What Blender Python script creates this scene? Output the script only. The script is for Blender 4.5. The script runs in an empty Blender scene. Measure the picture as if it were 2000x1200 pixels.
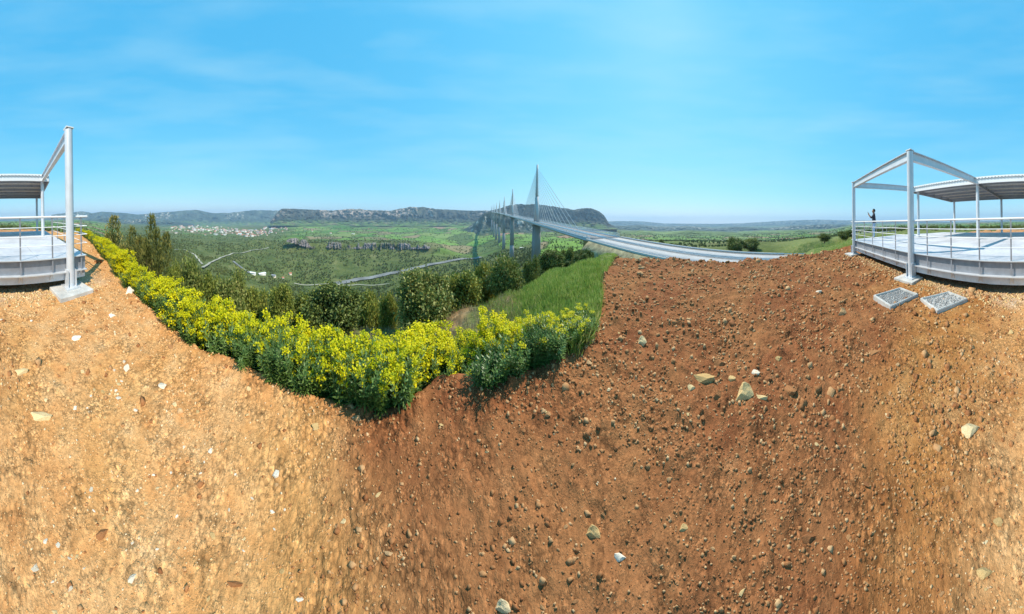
import bpy, bmesh, math, random
import numpy as np
from mathutils import Vector, Matrix

random.seed(7); rng = np.random.default_rng(7)
scene = bpy.context.scene
COL = scene.collection
R = math.radians

# ------------------------------------------------------------------ camera (360 degree cylindrical panorama)
F = 382.0            # vertical pixels per unit tangent, of a 2000 x 1200 picture
YH0 = 428.0          # mean horizon row
ROLL = R(-1.05)
cam_d = bpy.data.cameras.new('camera'); cam = bpy.data.objects.new('camera', cam_d); COL.objects.link(cam)
cam_d.type = 'PANO'; cam_d.panorama_type = 'CENTRAL_CYLINDRICAL'
cam_d.central_cylindrical_range_u_min = -math.pi; cam_d.central_cylindrical_range_u_max = math.pi
cam_d.central_cylindrical_range_v_min = -(1200 - YH0) / F; cam_d.central_cylindrical_range_v_max = YH0 / F
cam_d.central_cylindrical_radius = 1.0
cam_d.clip_start = 0.05; cam_d.clip_end = 80000
cam.matrix_world = Matrix.Rotation(ROLL, 4, 'Y') @ Matrix.Rotation(R(90), 4, 'X')
scene.camera = cam

# ------------------------------------------------------------------ sky, sun, exposure
SUN_AZ, SUN_EL = 51.0, 49.0          # azimuth clockwise from +Y
world = bpy.data.worlds.new('World'); scene.world = world; world.use_nodes = True
wn = world.node_tree; wn.nodes.clear()
sky = wn.nodes.new('ShaderNodeTexSky'); sky.sky_type = 'NISHITA'; sky.sun_disc = False
sky.sun_elevation = R(SUN_EL); sky.sun_rotation = R(SUN_AZ)
sky.altitude = 300; sky.air_density = 1.0; sky.dust_density = 0.11; sky.ozone_density = 1.6
sepc = wn.nodes.new('ShaderNodeSeparateColor'); comb = wn.nodes.new('ShaderNodeCombineColor')
bgn = wn.nodes.new('ShaderNodeBackground'); bgn.inputs[1].default_value = 0.10
wo = wn.nodes.new('ShaderNodeOutputWorld')
L = wn.links.new
L(sky.outputs[0], sepc.inputs[0])
for ch, (gain, power) in enumerate(((0.95, 0.92), (3.85, 0.37), (6.4, 0.19))):      # one tone curve for the whole sky
    pw = wn.nodes.new('ShaderNodeMath'); pw.operation = 'POWER'; pw.inputs[1].default_value = power
    ml = wn.nodes.new('ShaderNodeMath'); ml.operation = 'MULTIPLY'; ml.inputs[1].default_value = gain
    L(sepc.outputs[ch], pw.inputs[0]); L(pw.outputs[0], ml.inputs[0]); L(ml.outputs[0], comb.inputs[ch])
# thin streaky cirrus veil
tc = wn.nodes.new('ShaderNodeTexCoord'); mp = wn.nodes.new('ShaderNodeMapping')
mp.inputs['Scale'].default_value = (0.8, 0.8, 7.0)
nz = wn.nodes.new('ShaderNodeTexNoise'); nz.inputs['Scale'].default_value = 1.8; nz.inputs['Detail'].default_value = 5
ra = wn.nodes.new('ShaderNodeMapRange'); ra.inputs[1].default_value = 0.42; ra.inputs[2].default_value = 0.8
ra.inputs[3].default_value = 0.0; ra.inputs[4].default_value = 0.30
veil = wn.nodes.new('ShaderNodeMix'); veil.data_type = 'RGBA'; veil.inputs[7].default_value = (4.5, 7.2, 8.2, 1)
L(tc.outputs['Generated'], mp.inputs[0]); L(mp.outputs[0], nz.inputs['Vector']); L(nz.outputs[0], ra.inputs[0])
L(comb.outputs[0], veil.inputs[6]); L(ra.outputs[0], veil.inputs[0])
L(veil.outputs[2], bgn.inputs[0]); L(bgn.outputs[0], wo.inputs[0])

sd = bpy.data.lights.new('sun', 'SUN'); sun = bpy.data.objects.new('sun', sd); COL.objects.link(sun)
sd.energy = 5.0; sd.angle = R(0.5); sd.color = (1.0, 0.90, 0.76)
tosun = Vector((math.sin(R(SUN_AZ)) * math.cos(R(SUN_EL)), math.cos(R(SUN_AZ)) * math.cos(R(SUN_EL)), math.sin(R(SUN_EL))))
sun.rotation_euler = tosun.to_track_quat('Z', 'Y').to_euler()
scene.view_settings.view_transform = 'Standard'; scene.view_settings.look = 'None'
scene.view_settings.exposure = 0.30; scene.view_settings.gamma = 1.0; scene.view_settings.use_curve_mapping = False
scene.render.engine = 'CYCLES'
scene.cycles.max_bounces = 5; scene.cycles.diffuse_bounces = 3; scene.cycles.glossy_bounces = 2; scene.cycles.transmission_bounces = 3; scene.cycles.volume_bounces = 0; scene.cycles.transparent_max_bounces = 8
scene.cycles.use_denoising = True

# ------------------------------------------------------------------ photograph geometry helpers
EYE = 1.85                     # the ground by the camera lies at z = -EYE
def yh(x): return YH0 + 7.0 * np.cos((np.asarray(x, float) - 1550) * np.pi / 1000)
def az(x): return (np.asarray(x, float) - 1000) * np.pi / 1000
def on_ground(px, py, z=-EYE):
    r = z * F / (float(yh(px)) - py); a = float(az(px)); return (r * math.sin(a), r * math.cos(a), z)
def at(px, r, z=0.0): a = float(az(px)); return Vector((r * math.sin(a), r * math.cos(a), z))
def zz(px, py, r): return (float(yh(px)) - py) / F * r

# ------------------------------------------------------------------ numpy noise
def _hash(ix, iy, iz, seed):
    h = (ix.astype(np.int64) * 374761393 + iy.astype(np.int64) * 668265263 + iz.astype(np.int64) * 2147483647 + seed * 1274126177) & 0xffffffff
    h = ((h ^ (h >> 13)) * 1274126177) & 0xffffffff
    h = h ^ (h >> 16)
    return (h & 0xffff) / 65535.0
def vnoise(x, y, z=None, seed=0):
    x = np.asarray(x, float); y = np.asarray(y, float); z = np.zeros_like(x) if z is None else np.asarray(z, float)
    x0, y0, z0 = np.floor(x), np.floor(y), np.floor(z)
    fx, fy, fz = x - x0, y - y0, z - z0
    fx, fy, fz = [t * t * (3 - 2 * t) for t in (fx, fy, fz)]
    out = 0
    for dx in (0, 1):
        for dy in (0, 1):
            for dz in (0, 1):
                w = (fx if dx else 1 - fx) * (fy if dy else 1 - fy) * (fz if dz else 1 - fz)
                out = out + w * _hash(x0 + dx, y0 + dy, z0 + dz, seed)
    return out * 2 - 1
def fbm(x, y, z=None, oct=4, seed=0, gain=0.5):
    a, s, o = 1.0, 1.0, 0
    for k in range(oct):
        o = o + a * vnoise(np.asarray(x) * s, np.asarray(y) * s, None if z is None else np.asarray(z) * s, seed + k * 17)
        a *= gain; s *= 2.03
    return o
def sstep(a, b, x): t = np.clip((np.asarray(x, float) - a) / (b - a), 0, 1); return t * t * (3 - 2 * t)

# ------------------------------------------------------------------ mesh helpers
def tag(o, label=None, cat=None, group=None, kind=None):
    if label: o['label'] = label
    if cat: o['category'] = cat
    if group: o['group'] = group
    if kind: o['kind'] = kind
    return o
def mesh_np(name, V, faces, mats, smooth=False, mi=None):
    """faces: list of (n,k) int arrays"""
    me = bpy.data.meshes.new(name)
    V = np.asarray(V, np.float32)
    fl = [np.asarray(f, np.int32) for f in (faces if isinstance(faces, list) else [faces])]
    loops = np.concatenate([f.ravel() for f in fl]); cnt = np.concatenate([np.full(len(f), f.shape[1], np.int32) for f in fl])
    me.vertices.add(len(V)); me.vertices.foreach_set('co', V.ravel())
    me.loops.add(len(loops)); me.loops.foreach_set('vertex_index', loops)
    me.polygons.add(len(cnt)); st = np.zeros(len(cnt), np.int32); st[1:] = np.cumsum(cnt)[:-1]
    me.polygons.foreach_set('loop_start', st); me.polygons.foreach_set('loop_total', cnt)
    if smooth: me.polygons.foreach_set('use_smooth', np.ones(len(cnt), bool))
    if mi is not None: me.polygons.foreach_set('material_index', np.asarray(mi, np.int32))
    for m in (mats if isinstance(mats, (list, tuple)) else [mats]): me.materials.append(m)
    me.update(calc_edges=True); me.validate()
    return me
def link(name, me, parent=None, loc=(0, 0, 0), rz=0.0, sc=(1, 1, 1)):
    o = bpy.data.objects.new(name, me); COL.objects.link(o)
    o.location = loc; o.rotation_euler = (0, 0, rz); o.scale = sc
    if parent: o.parent = parent
    return o
def empty(name, loc=(0, 0, 0), rz=0.0, label=None, cat=None, group=None):
    o = bpy.data.objects.new(name, None); COL.objects.link(o); o.location = loc; o.rotation_euler = (0, 0, rz); o.empty_display_size = 0.2
    return tag(o, label, cat, group)
def attr(me, name, vals):
    a = me.attributes.new(name, 'FLOAT', 'POINT'); a.data.foreach_set('value', np.asarray(vals, np.float32).ravel())
def grid_faces(nu, nv, wrap=False):
    iu = np.arange(nu if wrap else nu - 1); iv = np.arange(nv - 1)
    U, W = np.meshgrid(iu, iv, indexing='ij'); U2 = (U + 1) % nu
    return np.stack([U * nv + W, U2 * nv + W, U2 * nv + W + 1, U * nv + W + 1], -1).reshape(-1, 4)
class MB:
    def __init__(s): s.bm = bmesh.new()
    def box(s, c, d, rz=0.0, bev=0.0):
        m = Matrix.Translation(c) @ Matrix.Rotation(rz, 4, 'Z') @ Matrix.Diagonal((d[0], d[1], d[2], 1))
        r = bmesh.ops.create_cube(s.bm, size=1.0, matrix=m)
        if bev:
            es = {e for v in r['verts'] for e in v.link_edges}
            bmesh.ops.bevel(s.bm, geom=list(es), offset=bev, segments=2, affect='EDGES', profile=0.6)
        return s
    def tube(s, a, b, r0, r1=None, n=8):
        a = Vector(a); b = Vector(b); d = b - a; r1 = r0 if r1 is None else r1
        m = Matrix.Translation((a + b) / 2) @ d.to_track_quat('Z', 'Y').to_matrix().to_4x4()
        bmesh.ops.create_cone(s.bm, cap_ends=True, segments=n, radius1=r0, radius2=r1, depth=d.length, matrix=m); return s
    def bar(s, a, b, w, h, up=(0, 0, 1)):
        """rectangular beam from a to b, w wide, h high"""
        a = Vector(a); b = Vector(b); d = (b - a).normalized(); x = d.cross(Vector(up)).normalized(); u = x.cross(d).normalized()
        P = []
        for p in (a, b):
            for sx, su in ((-1, -1), (1, -1), (1, 1), (-1, 1)): P.append(s.bm.verts.new(p + x * sx * w / 2 + u * su * h / 2))
        for q in ((0, 1, 2, 3), (7, 6, 5, 4), (0, 4, 5, 1), (1, 5, 6, 2), (2, 6, 7, 3), (3, 7, 4, 0)): s.bm.faces.new([P[k] for k in q])
        return s
    def ibeam(s, a, b, w, h, t=0.02):
        a = Vector(a); b = Vector(b); d = (b - a).normalized(); x = d.cross(Vector((0, 0, 1))).normalized(); u = x.cross(d).normalized()
        s.bar(a + u * (h / 2 - t / 2), b + u * (h / 2 - t / 2), w, t); s.bar(a - u * (h / 2 - t / 2), b - u * (h / 2 - t / 2), w, t)
        s.bar(a, b, t, h - 2 * t); return s
    def poly(s, pts, z0, z1):
        a = [s.bm.verts.new((p[0], p[1], z0)) for p in pts]; b = [s.bm.verts.new((p[0], p[1], z1)) for p in pts]
        n = len(pts); s.bm.faces.new(b); s.bm.faces.new(a[::-1])
        for i in range(n): s.bm.faces.new((a[i], a[(i + 1) % n], b[(i + 1) % n], b[i]))
        return s
    def mesh(s, name, mat, smooth=False):
        bmesh.ops.recalc_face_normals(s.bm, faces=s.bm.faces)
        me = bpy.data.meshes.new(name); s.bm.to_mesh(me); s.bm.free()
        for m in (mat if isinstance(mat, (list, tuple)) else [mat]): me.materials.append(m)
        if smooth:
            me.polygons.foreach_set('use_smooth', np.ones(len(me.polygons), bool))
            try: me.set_sharp_from_angle(angle=R(40))
            except Exception: pass
        return me
    def build(s, name, mat, parent=None, smooth=False): return link(name, s.mesh(name, mat, smooth), parent)

# ------------------------------------------------------------------ materials
def newmat(name):
    m = bpy.data.materials.new(name); m.use_nodes = True; nt = m.node_tree; nt.nodes.clear()
    out = nt.nodes.new('ShaderNodeOutputMaterial'); return m, nt, out
def N(nt, t, **kw):
    n = nt.nodes.new(t)
    for k, v in kw.items():
        if k.startswith('i_'):
            key = k[2:]; n.inputs[int(key) if key.isdigit() else key].default_value = v
        else: setattr(n, k, v)
    return n
def ramp(nt, src, stops):
    r = nt.nodes.new('ShaderNodeValToRGB'); e = r.color_ramp.elements
    while len(e) < len(stops): e.new(0.5)
    for k, (p, c) in enumerate(stops): e[k].position = p; e[k].color = (*c, 1)
    nt.links.new(src, r.inputs[0]); return r.outputs[0]
def mixc(nt, fac, a, b, mode='MIX'):
    m = nt.nodes.new('ShaderNodeMix'); m.data_type = 'RGBA'; m.blend_type = mode
    for s, i in ((fac, 0), (a, 6), (b, 7)):
        if hasattr(s, 'is_linked'): nt.links.new(s, m.inputs[i])
        elif i == 0: m.inputs[0].default_value = s
        else: m.inputs[i].default_value = (*s, 1)
    return m.outputs[2]
def mth(nt, op, a, b=None, clamp=False):
    m = nt.nodes.new('ShaderNodeMath'); m.operation = op; m.use_clamp = clamp
    for s, i in ((a, 0), (b, 1)):
        if s is None: continue
        if hasattr(s, 'is_linked'): nt.links.new(s, m.inputs[i])
        else: m.inputs[i].default_value = s
    return m.outputs[0]
def noise(nt, vec, scale, detail=4, rough=0.55, out=0, scl=None):
    n = nt.nodes.new('ShaderNodeTexNoise'); n.inputs['Scale'].default_value = scale; n.inputs['Detail'].default_value = detail; n.inputs['Roughness'].default_value = rough
    if scl:
        mp = nt.nodes.new('ShaderNodeMapping'); mp.inputs['Scale'].default_value = scl; nt.links.new(vec, mp.inputs[0]); vec = mp.outputs[0]
    nt.links.new(vec, n.inputs['Vector']); return n.outputs[out]
def rng_(nt, src, a, b, c=0.0, d=1.0):
    m = nt.nodes.new('ShaderNodeMapRange'); m.inputs[1].default_value = a; m.inputs[2].default_value = b; m.inputs[3].default_value = c; m.inputs[4].default_value = d
    nt.links.new(src, m.inputs[0]); return m.outputs[0]
def bsdf(nt, out, col, rough=0.8, metal=0.0, bump=None, bstr=0.3, bdist=0.02, spec=0.3):
    b = nt.nodes.new('ShaderNodeBsdfPrincipled')
    if hasattr(col, 'is_linked'): nt.links.new(col, b.inputs['Base Color'])
    else: b.inputs['Base Color'].default_value = (*col, 1)
    if hasattr(rough, 'is_linked'): nt.links.new(rough, b.inputs['Roughness'])
    else: b.inputs['Roughness'].default_value = rough
    b.inputs['Metallic'].default_value = metal; b.inputs['Specular IOR Level'].default_value = spec
    if bump is not None:
        bn = nt.nodes.new('ShaderNodeBump'); bn.inputs['Strength'].default_value = bstr; bn.inputs['Distance'].default_value = bdist
        nt.links.new(bump, bn.inputs['Height']); nt.links.new(bn.outputs[0], b.inputs['Normal'])
    nt.links.new(b.outputs[0], out.inputs[0]); return b
def pos(nt): return nt.nodes.new('ShaderNodeNewGeometry').outputs['Position']
def objc(nt): return nt.nodes.new('ShaderNodeTexCoord').outputs['Object']
def attrn(nt, name):
    a = nt.nodes.new('ShaderNodeAttribute'); a.attribute_name = name; return a.outputs['Fac']

def mat_plain(name, col, rough=0.6, metal=0.0, var=0.15, scale=3.0, bump=0.0, spec=0.3):
    m, nt, out = newmat(name); p = objc(nt)
    n = noise(nt, p, scale, 6, 0.6); n2 = noise(nt, p, scale * 9, 4)
    f = mth(nt, 'ADD', rng_(nt, n, 0.3, 0.7, 1 - var, 1 + var), rng_(nt, n2, 0.3, 0.7, -var * 0.35, var * 0.35))
    c = mixc(nt, 1.0, col, N(nt, 'ShaderNodeRGB').outputs[0], 'MULTIPLY')
    cmb = nt.nodes.new('ShaderNodeCombineColor')
    for k in range(3): nt.links.new(f, cmb.inputs[k])
    c = mixc(nt, 1.0, col, cmb.outputs[0], 'MULTIPLY')
    bsdf(nt, out, c, rough, metal, n2 if bump else None, bump, 0.01, spec); return m

def mat_dirt():
    m, nt, out = newmat('dirt'); p = pos(nt)
    big = noise(nt, p, 0.55, 5, 0.6); mid = noise(nt, p, 3.5, 6, 0.65); fine = noise(nt, p, 26, 6, 0.7); grit = noise(nt, p, 90, 3, 0.7)
    s = attrn(nt, 'sand'); w = attrn(nt, 'lime')
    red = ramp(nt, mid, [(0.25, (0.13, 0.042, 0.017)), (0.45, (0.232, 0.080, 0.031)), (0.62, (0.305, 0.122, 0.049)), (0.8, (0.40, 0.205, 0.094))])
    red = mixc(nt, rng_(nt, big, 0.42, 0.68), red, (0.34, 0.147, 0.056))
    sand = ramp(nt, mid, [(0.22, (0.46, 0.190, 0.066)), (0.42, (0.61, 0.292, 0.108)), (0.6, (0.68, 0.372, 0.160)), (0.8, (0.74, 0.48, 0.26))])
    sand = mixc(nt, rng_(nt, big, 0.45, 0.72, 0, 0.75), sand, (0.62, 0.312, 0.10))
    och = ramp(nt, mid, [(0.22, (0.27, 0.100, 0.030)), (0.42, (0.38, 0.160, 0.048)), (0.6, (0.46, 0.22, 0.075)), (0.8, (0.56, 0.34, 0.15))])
    c = mixc(nt, s, mixc(nt, attrn(nt, 'ochre'), red, och), sand)  # pale against dark zones hold a painted exposure difference besides soil hue
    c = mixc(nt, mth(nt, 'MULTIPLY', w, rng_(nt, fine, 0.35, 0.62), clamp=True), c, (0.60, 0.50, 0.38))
    # lumps and grains: cells of two sizes, each with its own tone, joints darker and lower
    wv = noise(nt, p, 18, 3, out=1); wp = nt.nodes.new('ShaderNodeVectorMath'); wp.operation = 'MULTIPLY_ADD'; wp.inputs[1].default_value = (.02, .02, .02); nt.links.new(wv, wp.inputs[0]); nt.links.new(p, wp.inputs[2])
    tone, hh = None, None
    for sc_, amp in ((26, 0.34), (58, 0.30), (120, 0.22)):
        vc = nt.nodes.new('ShaderNodeTexVoronoi'); vc.inputs['Scale'].default_value = sc_; nt.links.new(wp.outputs[0], vc.inputs['Vector'])
        sp = nt.nodes.new('ShaderNodeSeparateColor'); nt.links.new(vc.outputs['Color'], sp.inputs[0])
        on = rng_(nt, noise(nt, p, sc_ * .12, 3), 0.42, 0.6)
        t1 = mth(nt, 'ADD', 1.0, mth(nt, 'MULTIPLY', on, mth(nt, 'ADD', rng_(nt, sp.outputs[0], 0, 1, -amp, amp), rng_(nt, vc.outputs['Distance'], 0.25, 0.75, amp * .3, -amp * .9))))
        tone = t1 if tone is None else mth(nt, 'MULTIPLY', tone, t1)
        hv = mth(nt, 'MULTIPLY', mth(nt, 'MULTIPLY', on, rng_(nt, vc.outputs['Distance'], 0.0, 0.8, 1, 0)), 18.0 / sc_)
        hh = hv if hh is None else mth(nt, 'ADD', hh, hv)
    g = rng_(nt, fine, 0.25, 0.75, 0.74, 1.24)
    gg = mth(nt, 'MULTIPLY', g, tone)
    cmb = nt.nodes.new('ShaderNodeCombineColor')
    for k in range(3): nt.links.new(gg, cmb.inputs[k])
    c = mixc(nt, 1.0, c, cmb.outputs[0], 'MULTIPLY')
    h = mth(nt, 'ADD', mth(nt, 'ADD', mth(nt, 'MULTIPLY', fine, .8), hh), mth(nt, 'MULTIPLY', grit, 0.25))
    bsdf(nt, out, c, 0.95, 0, h, 0.75, 0.026, 0.1); return m

def mat_terrain():
    m, nt, out = newmat('hillside'); p = pos(nt)
    fld = attrn(nt, 'field'); dry = attrn(nt, 'dry'); near = attrn(nt, 'near')
    n0 = noise(nt, p, 0.0035, 5, 0.6); n1 = noise(nt, p, 0.018, 6, 0.65); n2 = noise(nt, p, 0.12, 4, 0.7)
    scrub = ramp(nt, n1, [(0.3, (0.058, 0.078, 0.018)), (0.46, (0.105, 0.130, 0.034)), (0.6, (0.165, 0.175, 0.058)), (0.78, (0.27, 0.24, 0.12))])
    scrub = mixc(nt, rng_(nt, n2, 0.35, 0.65, 0, 0.65), scrub, (0.045, 0.066, 0.018))
    v = nt.nodes.new('ShaderNodeTexVoronoi'); v.inputs['Scale'].default_value = 0.0052; v.inputs['Randomness'].default_value = 0.9
    w = nt.nodes.new('ShaderNodeVectorMath'); w.operation = 'ADD'
    mp = nt.nodes.new('ShaderNodeMapping'); mp.inputs['Scale'].default_value = (1, 0.55, 0); mp.inputs['Rotation'].default_value = (0, 0, 0.5); nt.links.new(p, mp.inputs[0])
    nv = noise(nt, p, 0.004, 2, out=1); sc = nt.nodes.new('ShaderNodeVectorMath'); sc.operation = 'SCALE'; sc.inputs[3].default_value = 120; nt.links.new(nv, sc.inputs[0])
    nt.links.new(mp.outputs[0], w.inputs[0]); nt.links.new(sc.outputs[0], w.inputs[1]); nt.links.new(w.outputs[0], v.inputs['Vector'])
    sep = nt.nodes.new('ShaderNodeSeparateColor'); nt.links.new(v.outputs['Color'], sep.inputs[0])
    f = ramp(nt, sep.outputs[0], [(0.0, (0.07, 0.16, 0.03)), (0.22, (0.13, 0.225, 0.045)), (0.4, (0.155, 0.265, 0.05)), (0.58, (0.20, 0.25, 0.08)), (0.74, (0.09, 0.13, 0.04)), (0.9, (0.30, 0.22, 0.13)), (1.0, (0.28, 0.16, 0.10))])
    v2 = nt.nodes.new('ShaderNodeTexVoronoi'); v2.feature = 'DISTANCE_TO_EDGE'; v2.inputs['Scale'].default_value = 0.0052; v2.inputs['Randomness'].default_value = 0.9; nt.links.new(w.outputs[0], v2.inputs['Vector'])
    hedge = rng_(nt, v2.outputs['Distance'], 0.03, 0.06, 1, 0)
    f = mixc(nt, mth(nt, 'MULTIPLY', hedge, rng_(nt, n2, 0.4, 0.55)), f, (0.028, 0.05, 0.016))
    fm = mth(nt, 'MULTIPLY', fld, rng_(nt, n0, 0.30, 0.42), clamp=True)
    c = mixc(nt, fm, scrub, f)
    grass = ramp(nt, noise(nt, p, 0.5, 6, 0.7), [(0.3, (0.075, 0.115, 0.03)), (0.5, (0.14, 0.17, 0.05)), (0.68, (0.25, 0.22, 0.09)), (0.85, (0.33, 0.26, 0.14))])
    c = mixc(nt, near, c, grass)
    c = mixc(nt, dry, c, ramp(nt, noise(nt, p, 0.9, 6, 0.7), [(0.3, (0.24, 0.11, 0.05)), (0.55, (0.38, 0.24, 0.13)), (0.75, (0.52, 0.42, 0.31))]))
    bsdf(nt, out, c, 0.95, 0, mth(nt, 'ADD', n2, n1), 0.5, 4.0, 0.1); return m

def mat_ridge(name, woods, rock, rockmix):
    m, nt, out = newmat(name); p = pos(nt)
    n1 = noise(nt, p, 0.0035, 6, 0.62); n2 = noise(nt, p, 0.011, 5, 0.65); st = attrn(nt, 'steep')
    c = ramp(nt, n1, [(0.3, tuple(k * 0.55 for k in woods)), (0.5, woods), (0.66, tuple(k * 1.7 for k in woods)), (0.82, (0.19, 0.20, 0.10))])
    r = ramp(nt, noise(nt, p, 0.014, 5, 0.65, scl=(1, 1, 0.25)), [(0.3, tuple(k * 0.45 for k in rock)), (0.55, rock), (0.75, tuple(min(1, k * 1.35) for k in rock))])
    c = mixc(nt, mth(nt, 'MULTIPLY', attrn(nt, 'low'), rng_(nt, noise(nt, p, 0.006, 4), 0.36, 0.6, 0.25, 1.0)), c, ramp(nt, noise(nt, p, 0.004, 3), [(0.35, (0.085, 0.12, 0.04)), (0.5, (0.13, 0.22, 0.05)), (0.65, (0.22, 0.20, 0.10))]))
    f = mth(nt, 'MULTIPLY', st, rng_(nt, n2, rockmix, rockmix + 0.12), clamp=True)
    bsdf(nt, out, mixc(nt, f, c, r), 0.95, 0, n2, 0.6, 14.0, 0.1); return m

def mat_leaf(name, stops, trans=0.35, rough=0.55, scale=1.5, spec=0.3):
    m, nt, out = newmat(name)
    g = nt.nodes.new('ShaderNodeNewGeometry'); oi = nt.nodes.new('ShaderNodeObjectInfo')
    n = noise(nt, g.outputs['Position'], scale, 3)
    t = mth(nt, 'ADD', mth(nt, 'MULTIPLY', g.outputs['Random Per Island'], 0.5), mth(nt, 'MULTIPLY', n, 0.5))
    t = mth(nt, 'ADD', t, rng_(nt, oi.outputs['Random'], 0, 1, -0.12, 0.12))
    c = ramp(nt, t, stops)
    b = nt.nodes.new('ShaderNodeBsdfPrincipled'); b.inputs['Roughness'].default_value = rough; b.inputs['Specular IOR Level'].default_value = spec
    tr = nt.nodes.new('ShaderNodeBsdfTranslucent'); mx = nt.nodes.new('ShaderNodeMixShader'); mx.inputs[0].default_value = trans
    nt.links.new(c, b.inputs['Base Color']); nt.links.new(c, tr.inputs[0])
    nt.links.new(b.outputs[0], mx.inputs[1]); nt.links.new(tr.outputs[0], mx.inputs[2]); nt.links.new(mx.outputs[0], out.inputs[0]); return m

def mat_stone(name, stops):
    m, nt, out = newmat(name); p = objc(nt); oi = nt.nodes.new('ShaderNodeObjectInfo'); g = nt.nodes.new('ShaderNodeNewGeometry')
    n = noise(nt, p, 14, 6, 0.65); n2 = noise(nt, p, 60, 4)
    t = mth(nt, 'ADD', mth(nt, 'MULTIPLY', n, 0.55), mth(nt, 'MULTIPLY', mth(nt, 'FRACT', mth(nt, 'ADD', oi.outputs['Random'], g.outputs['Random Per Island'])), 0.5))
    bsdf(nt, out, ramp(nt, t, stops), 0.9, 0, mth(nt, 'ADD', n, mth(nt, 'MULTIPLY', n2, 0.4)), 0.6, 0.012, 0.15); return m

M = {}
M['dirt'] = mat_dirt(); M['terrain'] = mat_terrain()
M['mesa'] = mat_ridge('mesa', (0.042, 0.048, 0.036), (0.48, 0.38, 0.32), 0.47)
M['mesa_wood'] = mat_ridge('mesa_wood', (0.030, 0.038, 0.032), (0.30, 0.28, 0.25), 0.58)
M['far'] = mat_ridge('far', (0.050, 0.068, 0.052), (0.55, 0.50, 0.42), 0.52)
M['hill_green'] = mat_ridge('hill_green', (0.10, 0.14, 0.04), (0.35, 0.30, 0.2), 0.7)
M['cliff'] = mat_ridge('cliff', (0.07, 0.085, 0.03), (0.27, 0.235, 0.23), 0.38)
M['concrete'] = mat_plain('concrete', (0.50, 0.48, 0.45), 0.85, 0, 0.22, 3.0, 0.25)
M['floor'] = mat_plain('floor', (0.50, 0.50, 0.53), 0.75, 0, 0.22, 0.9, 0.15)
M['viaduct_steel'] = mat_plain('viaduct_steel', (0.50, 0.50, 0.51), 0.55, 0, 0.08, 0.05)
M['pier'] = mat_plain('pier', (0.30, 0.30, 0.31), 0.85, 0, 0.10, 0.06)
M['steel_white'] = mat_plain('steel_white', (0.74, 0.75, 0.77), 0.5, 0, 0.05, 0.2)
M['galv'] = mat_plain('galvanised', (0.62, 0.64, 0.67), 0.42, 0.35, 0.10, 6.0, 0.05, 0.5)
M['galv_dark'] = mat_plain('weathered_steel', (0.27, 0.285, 0.32), 0.5, 0.3, 0.14, 5.0, 0.05, 0.5)
M['fascia'] = mat_plain('fascia', (0.66, 0.67, 0.71), 0.5, 0.2, 0.14, 2.5)
M['post_steel'] = mat_plain('post_steel', (0.60, 0.62, 0.66), 0.4, 0.25, 0.08, 4.0, 0, 0.5)
M['roof'] = mat_plain('roof_sheet', (0.66, 0.66, 0.66), 0.45, 0.3, 0.08, 3.0)
M['asphalt'] = mat_plain('asphalt', (0.20, 0.20, 0.205), 0.9, 0, 0.12, 0.3, 0.1)
M['paint'] = mat_plain('road_paint', (0.78, 0.78, 0.76), 0.7, 0, 0.06, 1.0)
M['track'] = mat_plain('pale_track', (0.36, 0.33, 0.26), 0.95, 0, 0.3, 0.02)
M['ballast'] = mat_plain('ballast', (0.19, 0.19, 0.185), 0.95, 0, 0.35, 0.02)
M['bank'] = mat_plain('embankment', (0.30, 0.25, 0.14), 0.95, 0, 0.55, 0.35, 0.6)
M['bark'] = mat_plain('bark', (0.10, 0.075, 0.05), 0.95, 0, 0.25, 6.0, 0.4)
M['stem'] = mat_plain('stem', (0.13, 0.19, 0.06), 0.7, 0, 0.2, 8.0)
M['gravel_grey'] = mat_stone('gravel_grey', [(0.2, (0.16, 0.155, 0.15)), (0.5, (0.30, 0.29, 0.28)), (0.8, (0.46, 0.45, 0.43))])
M['stone_brown'] = mat_stone('stone_brown', [(0.15, (0.18, 0.065, 0.026)), (0.4, (0.31, 0.13, 0.05)), (0.62, (0.41, 0.21, 0.09)), (0.82, (0.54, 0.35, 0.18)), (0.95, (0.66, 0.52, 0.36))])
M['stone_pale'] = mat_stone('stone_pale', [(0.15, (0.42, 0.24, 0.09)), (0.4, (0.56, 0.37, 0.16)), (0.65, (0.65, 0.47, 0.24)), (0.9, (0.73, 0.58, 0.37))])
M['stone_sand'] = mat_stone('stone_sand', [(0.15, (0.42, 0.20, 0.075)), (0.45, (0.58, 0.33, 0.14)), (0.7, (0.68, 0.45, 0.23)), (0.92, (0.78, 0.68, 0.52))])
M['stone_white'] = mat_stone('stone_white', [(0.15, (0.56, 0.45, 0.32)), (0.5, (0.70, 0.60, 0.47)), (0.9, (0.80, 0.74, 0.64))])
M['oak'] = mat_leaf('oak_leaf', [(0.2, (0.056, 0.085, 0.019)), (0.45, (0.134, 0.176, 0.039)), (0.65, (0.253, 0.282, 0.069)), (0.88, (0.353, 0.323, 0.106))], 0.25)
M['oak_light'] = mat_leaf('bush_leaf', [(0.2, (0.077, 0.111, 0.021)), (0.45, (0.194, 0.231, 0.042)), (0.65, (0.335, 0.346, 0.066)), (0.88, (0.409, 0.354, 0.081))], 0.28)
M['conifer'] = mat_leaf('juniper_leaf', [(0.2, (0.068, 0.085, 0.021)), (0.5, (0.181, 0.188, 0.045)), (0.85, (0.413, 0.331, 0.105))], 0.2)
M['spurge'] = mat_leaf('spurge_leaf', [(0.2, (0.060, 0.115, 0.022)), (0.45, (0.12, 0.215, 0.045)), (0.65, (0.19, 0.31, 0.075)), (0.9, (0.34, 0.46, 0.20))], 0.4, 0.42, 2.5, 0.45)
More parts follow.
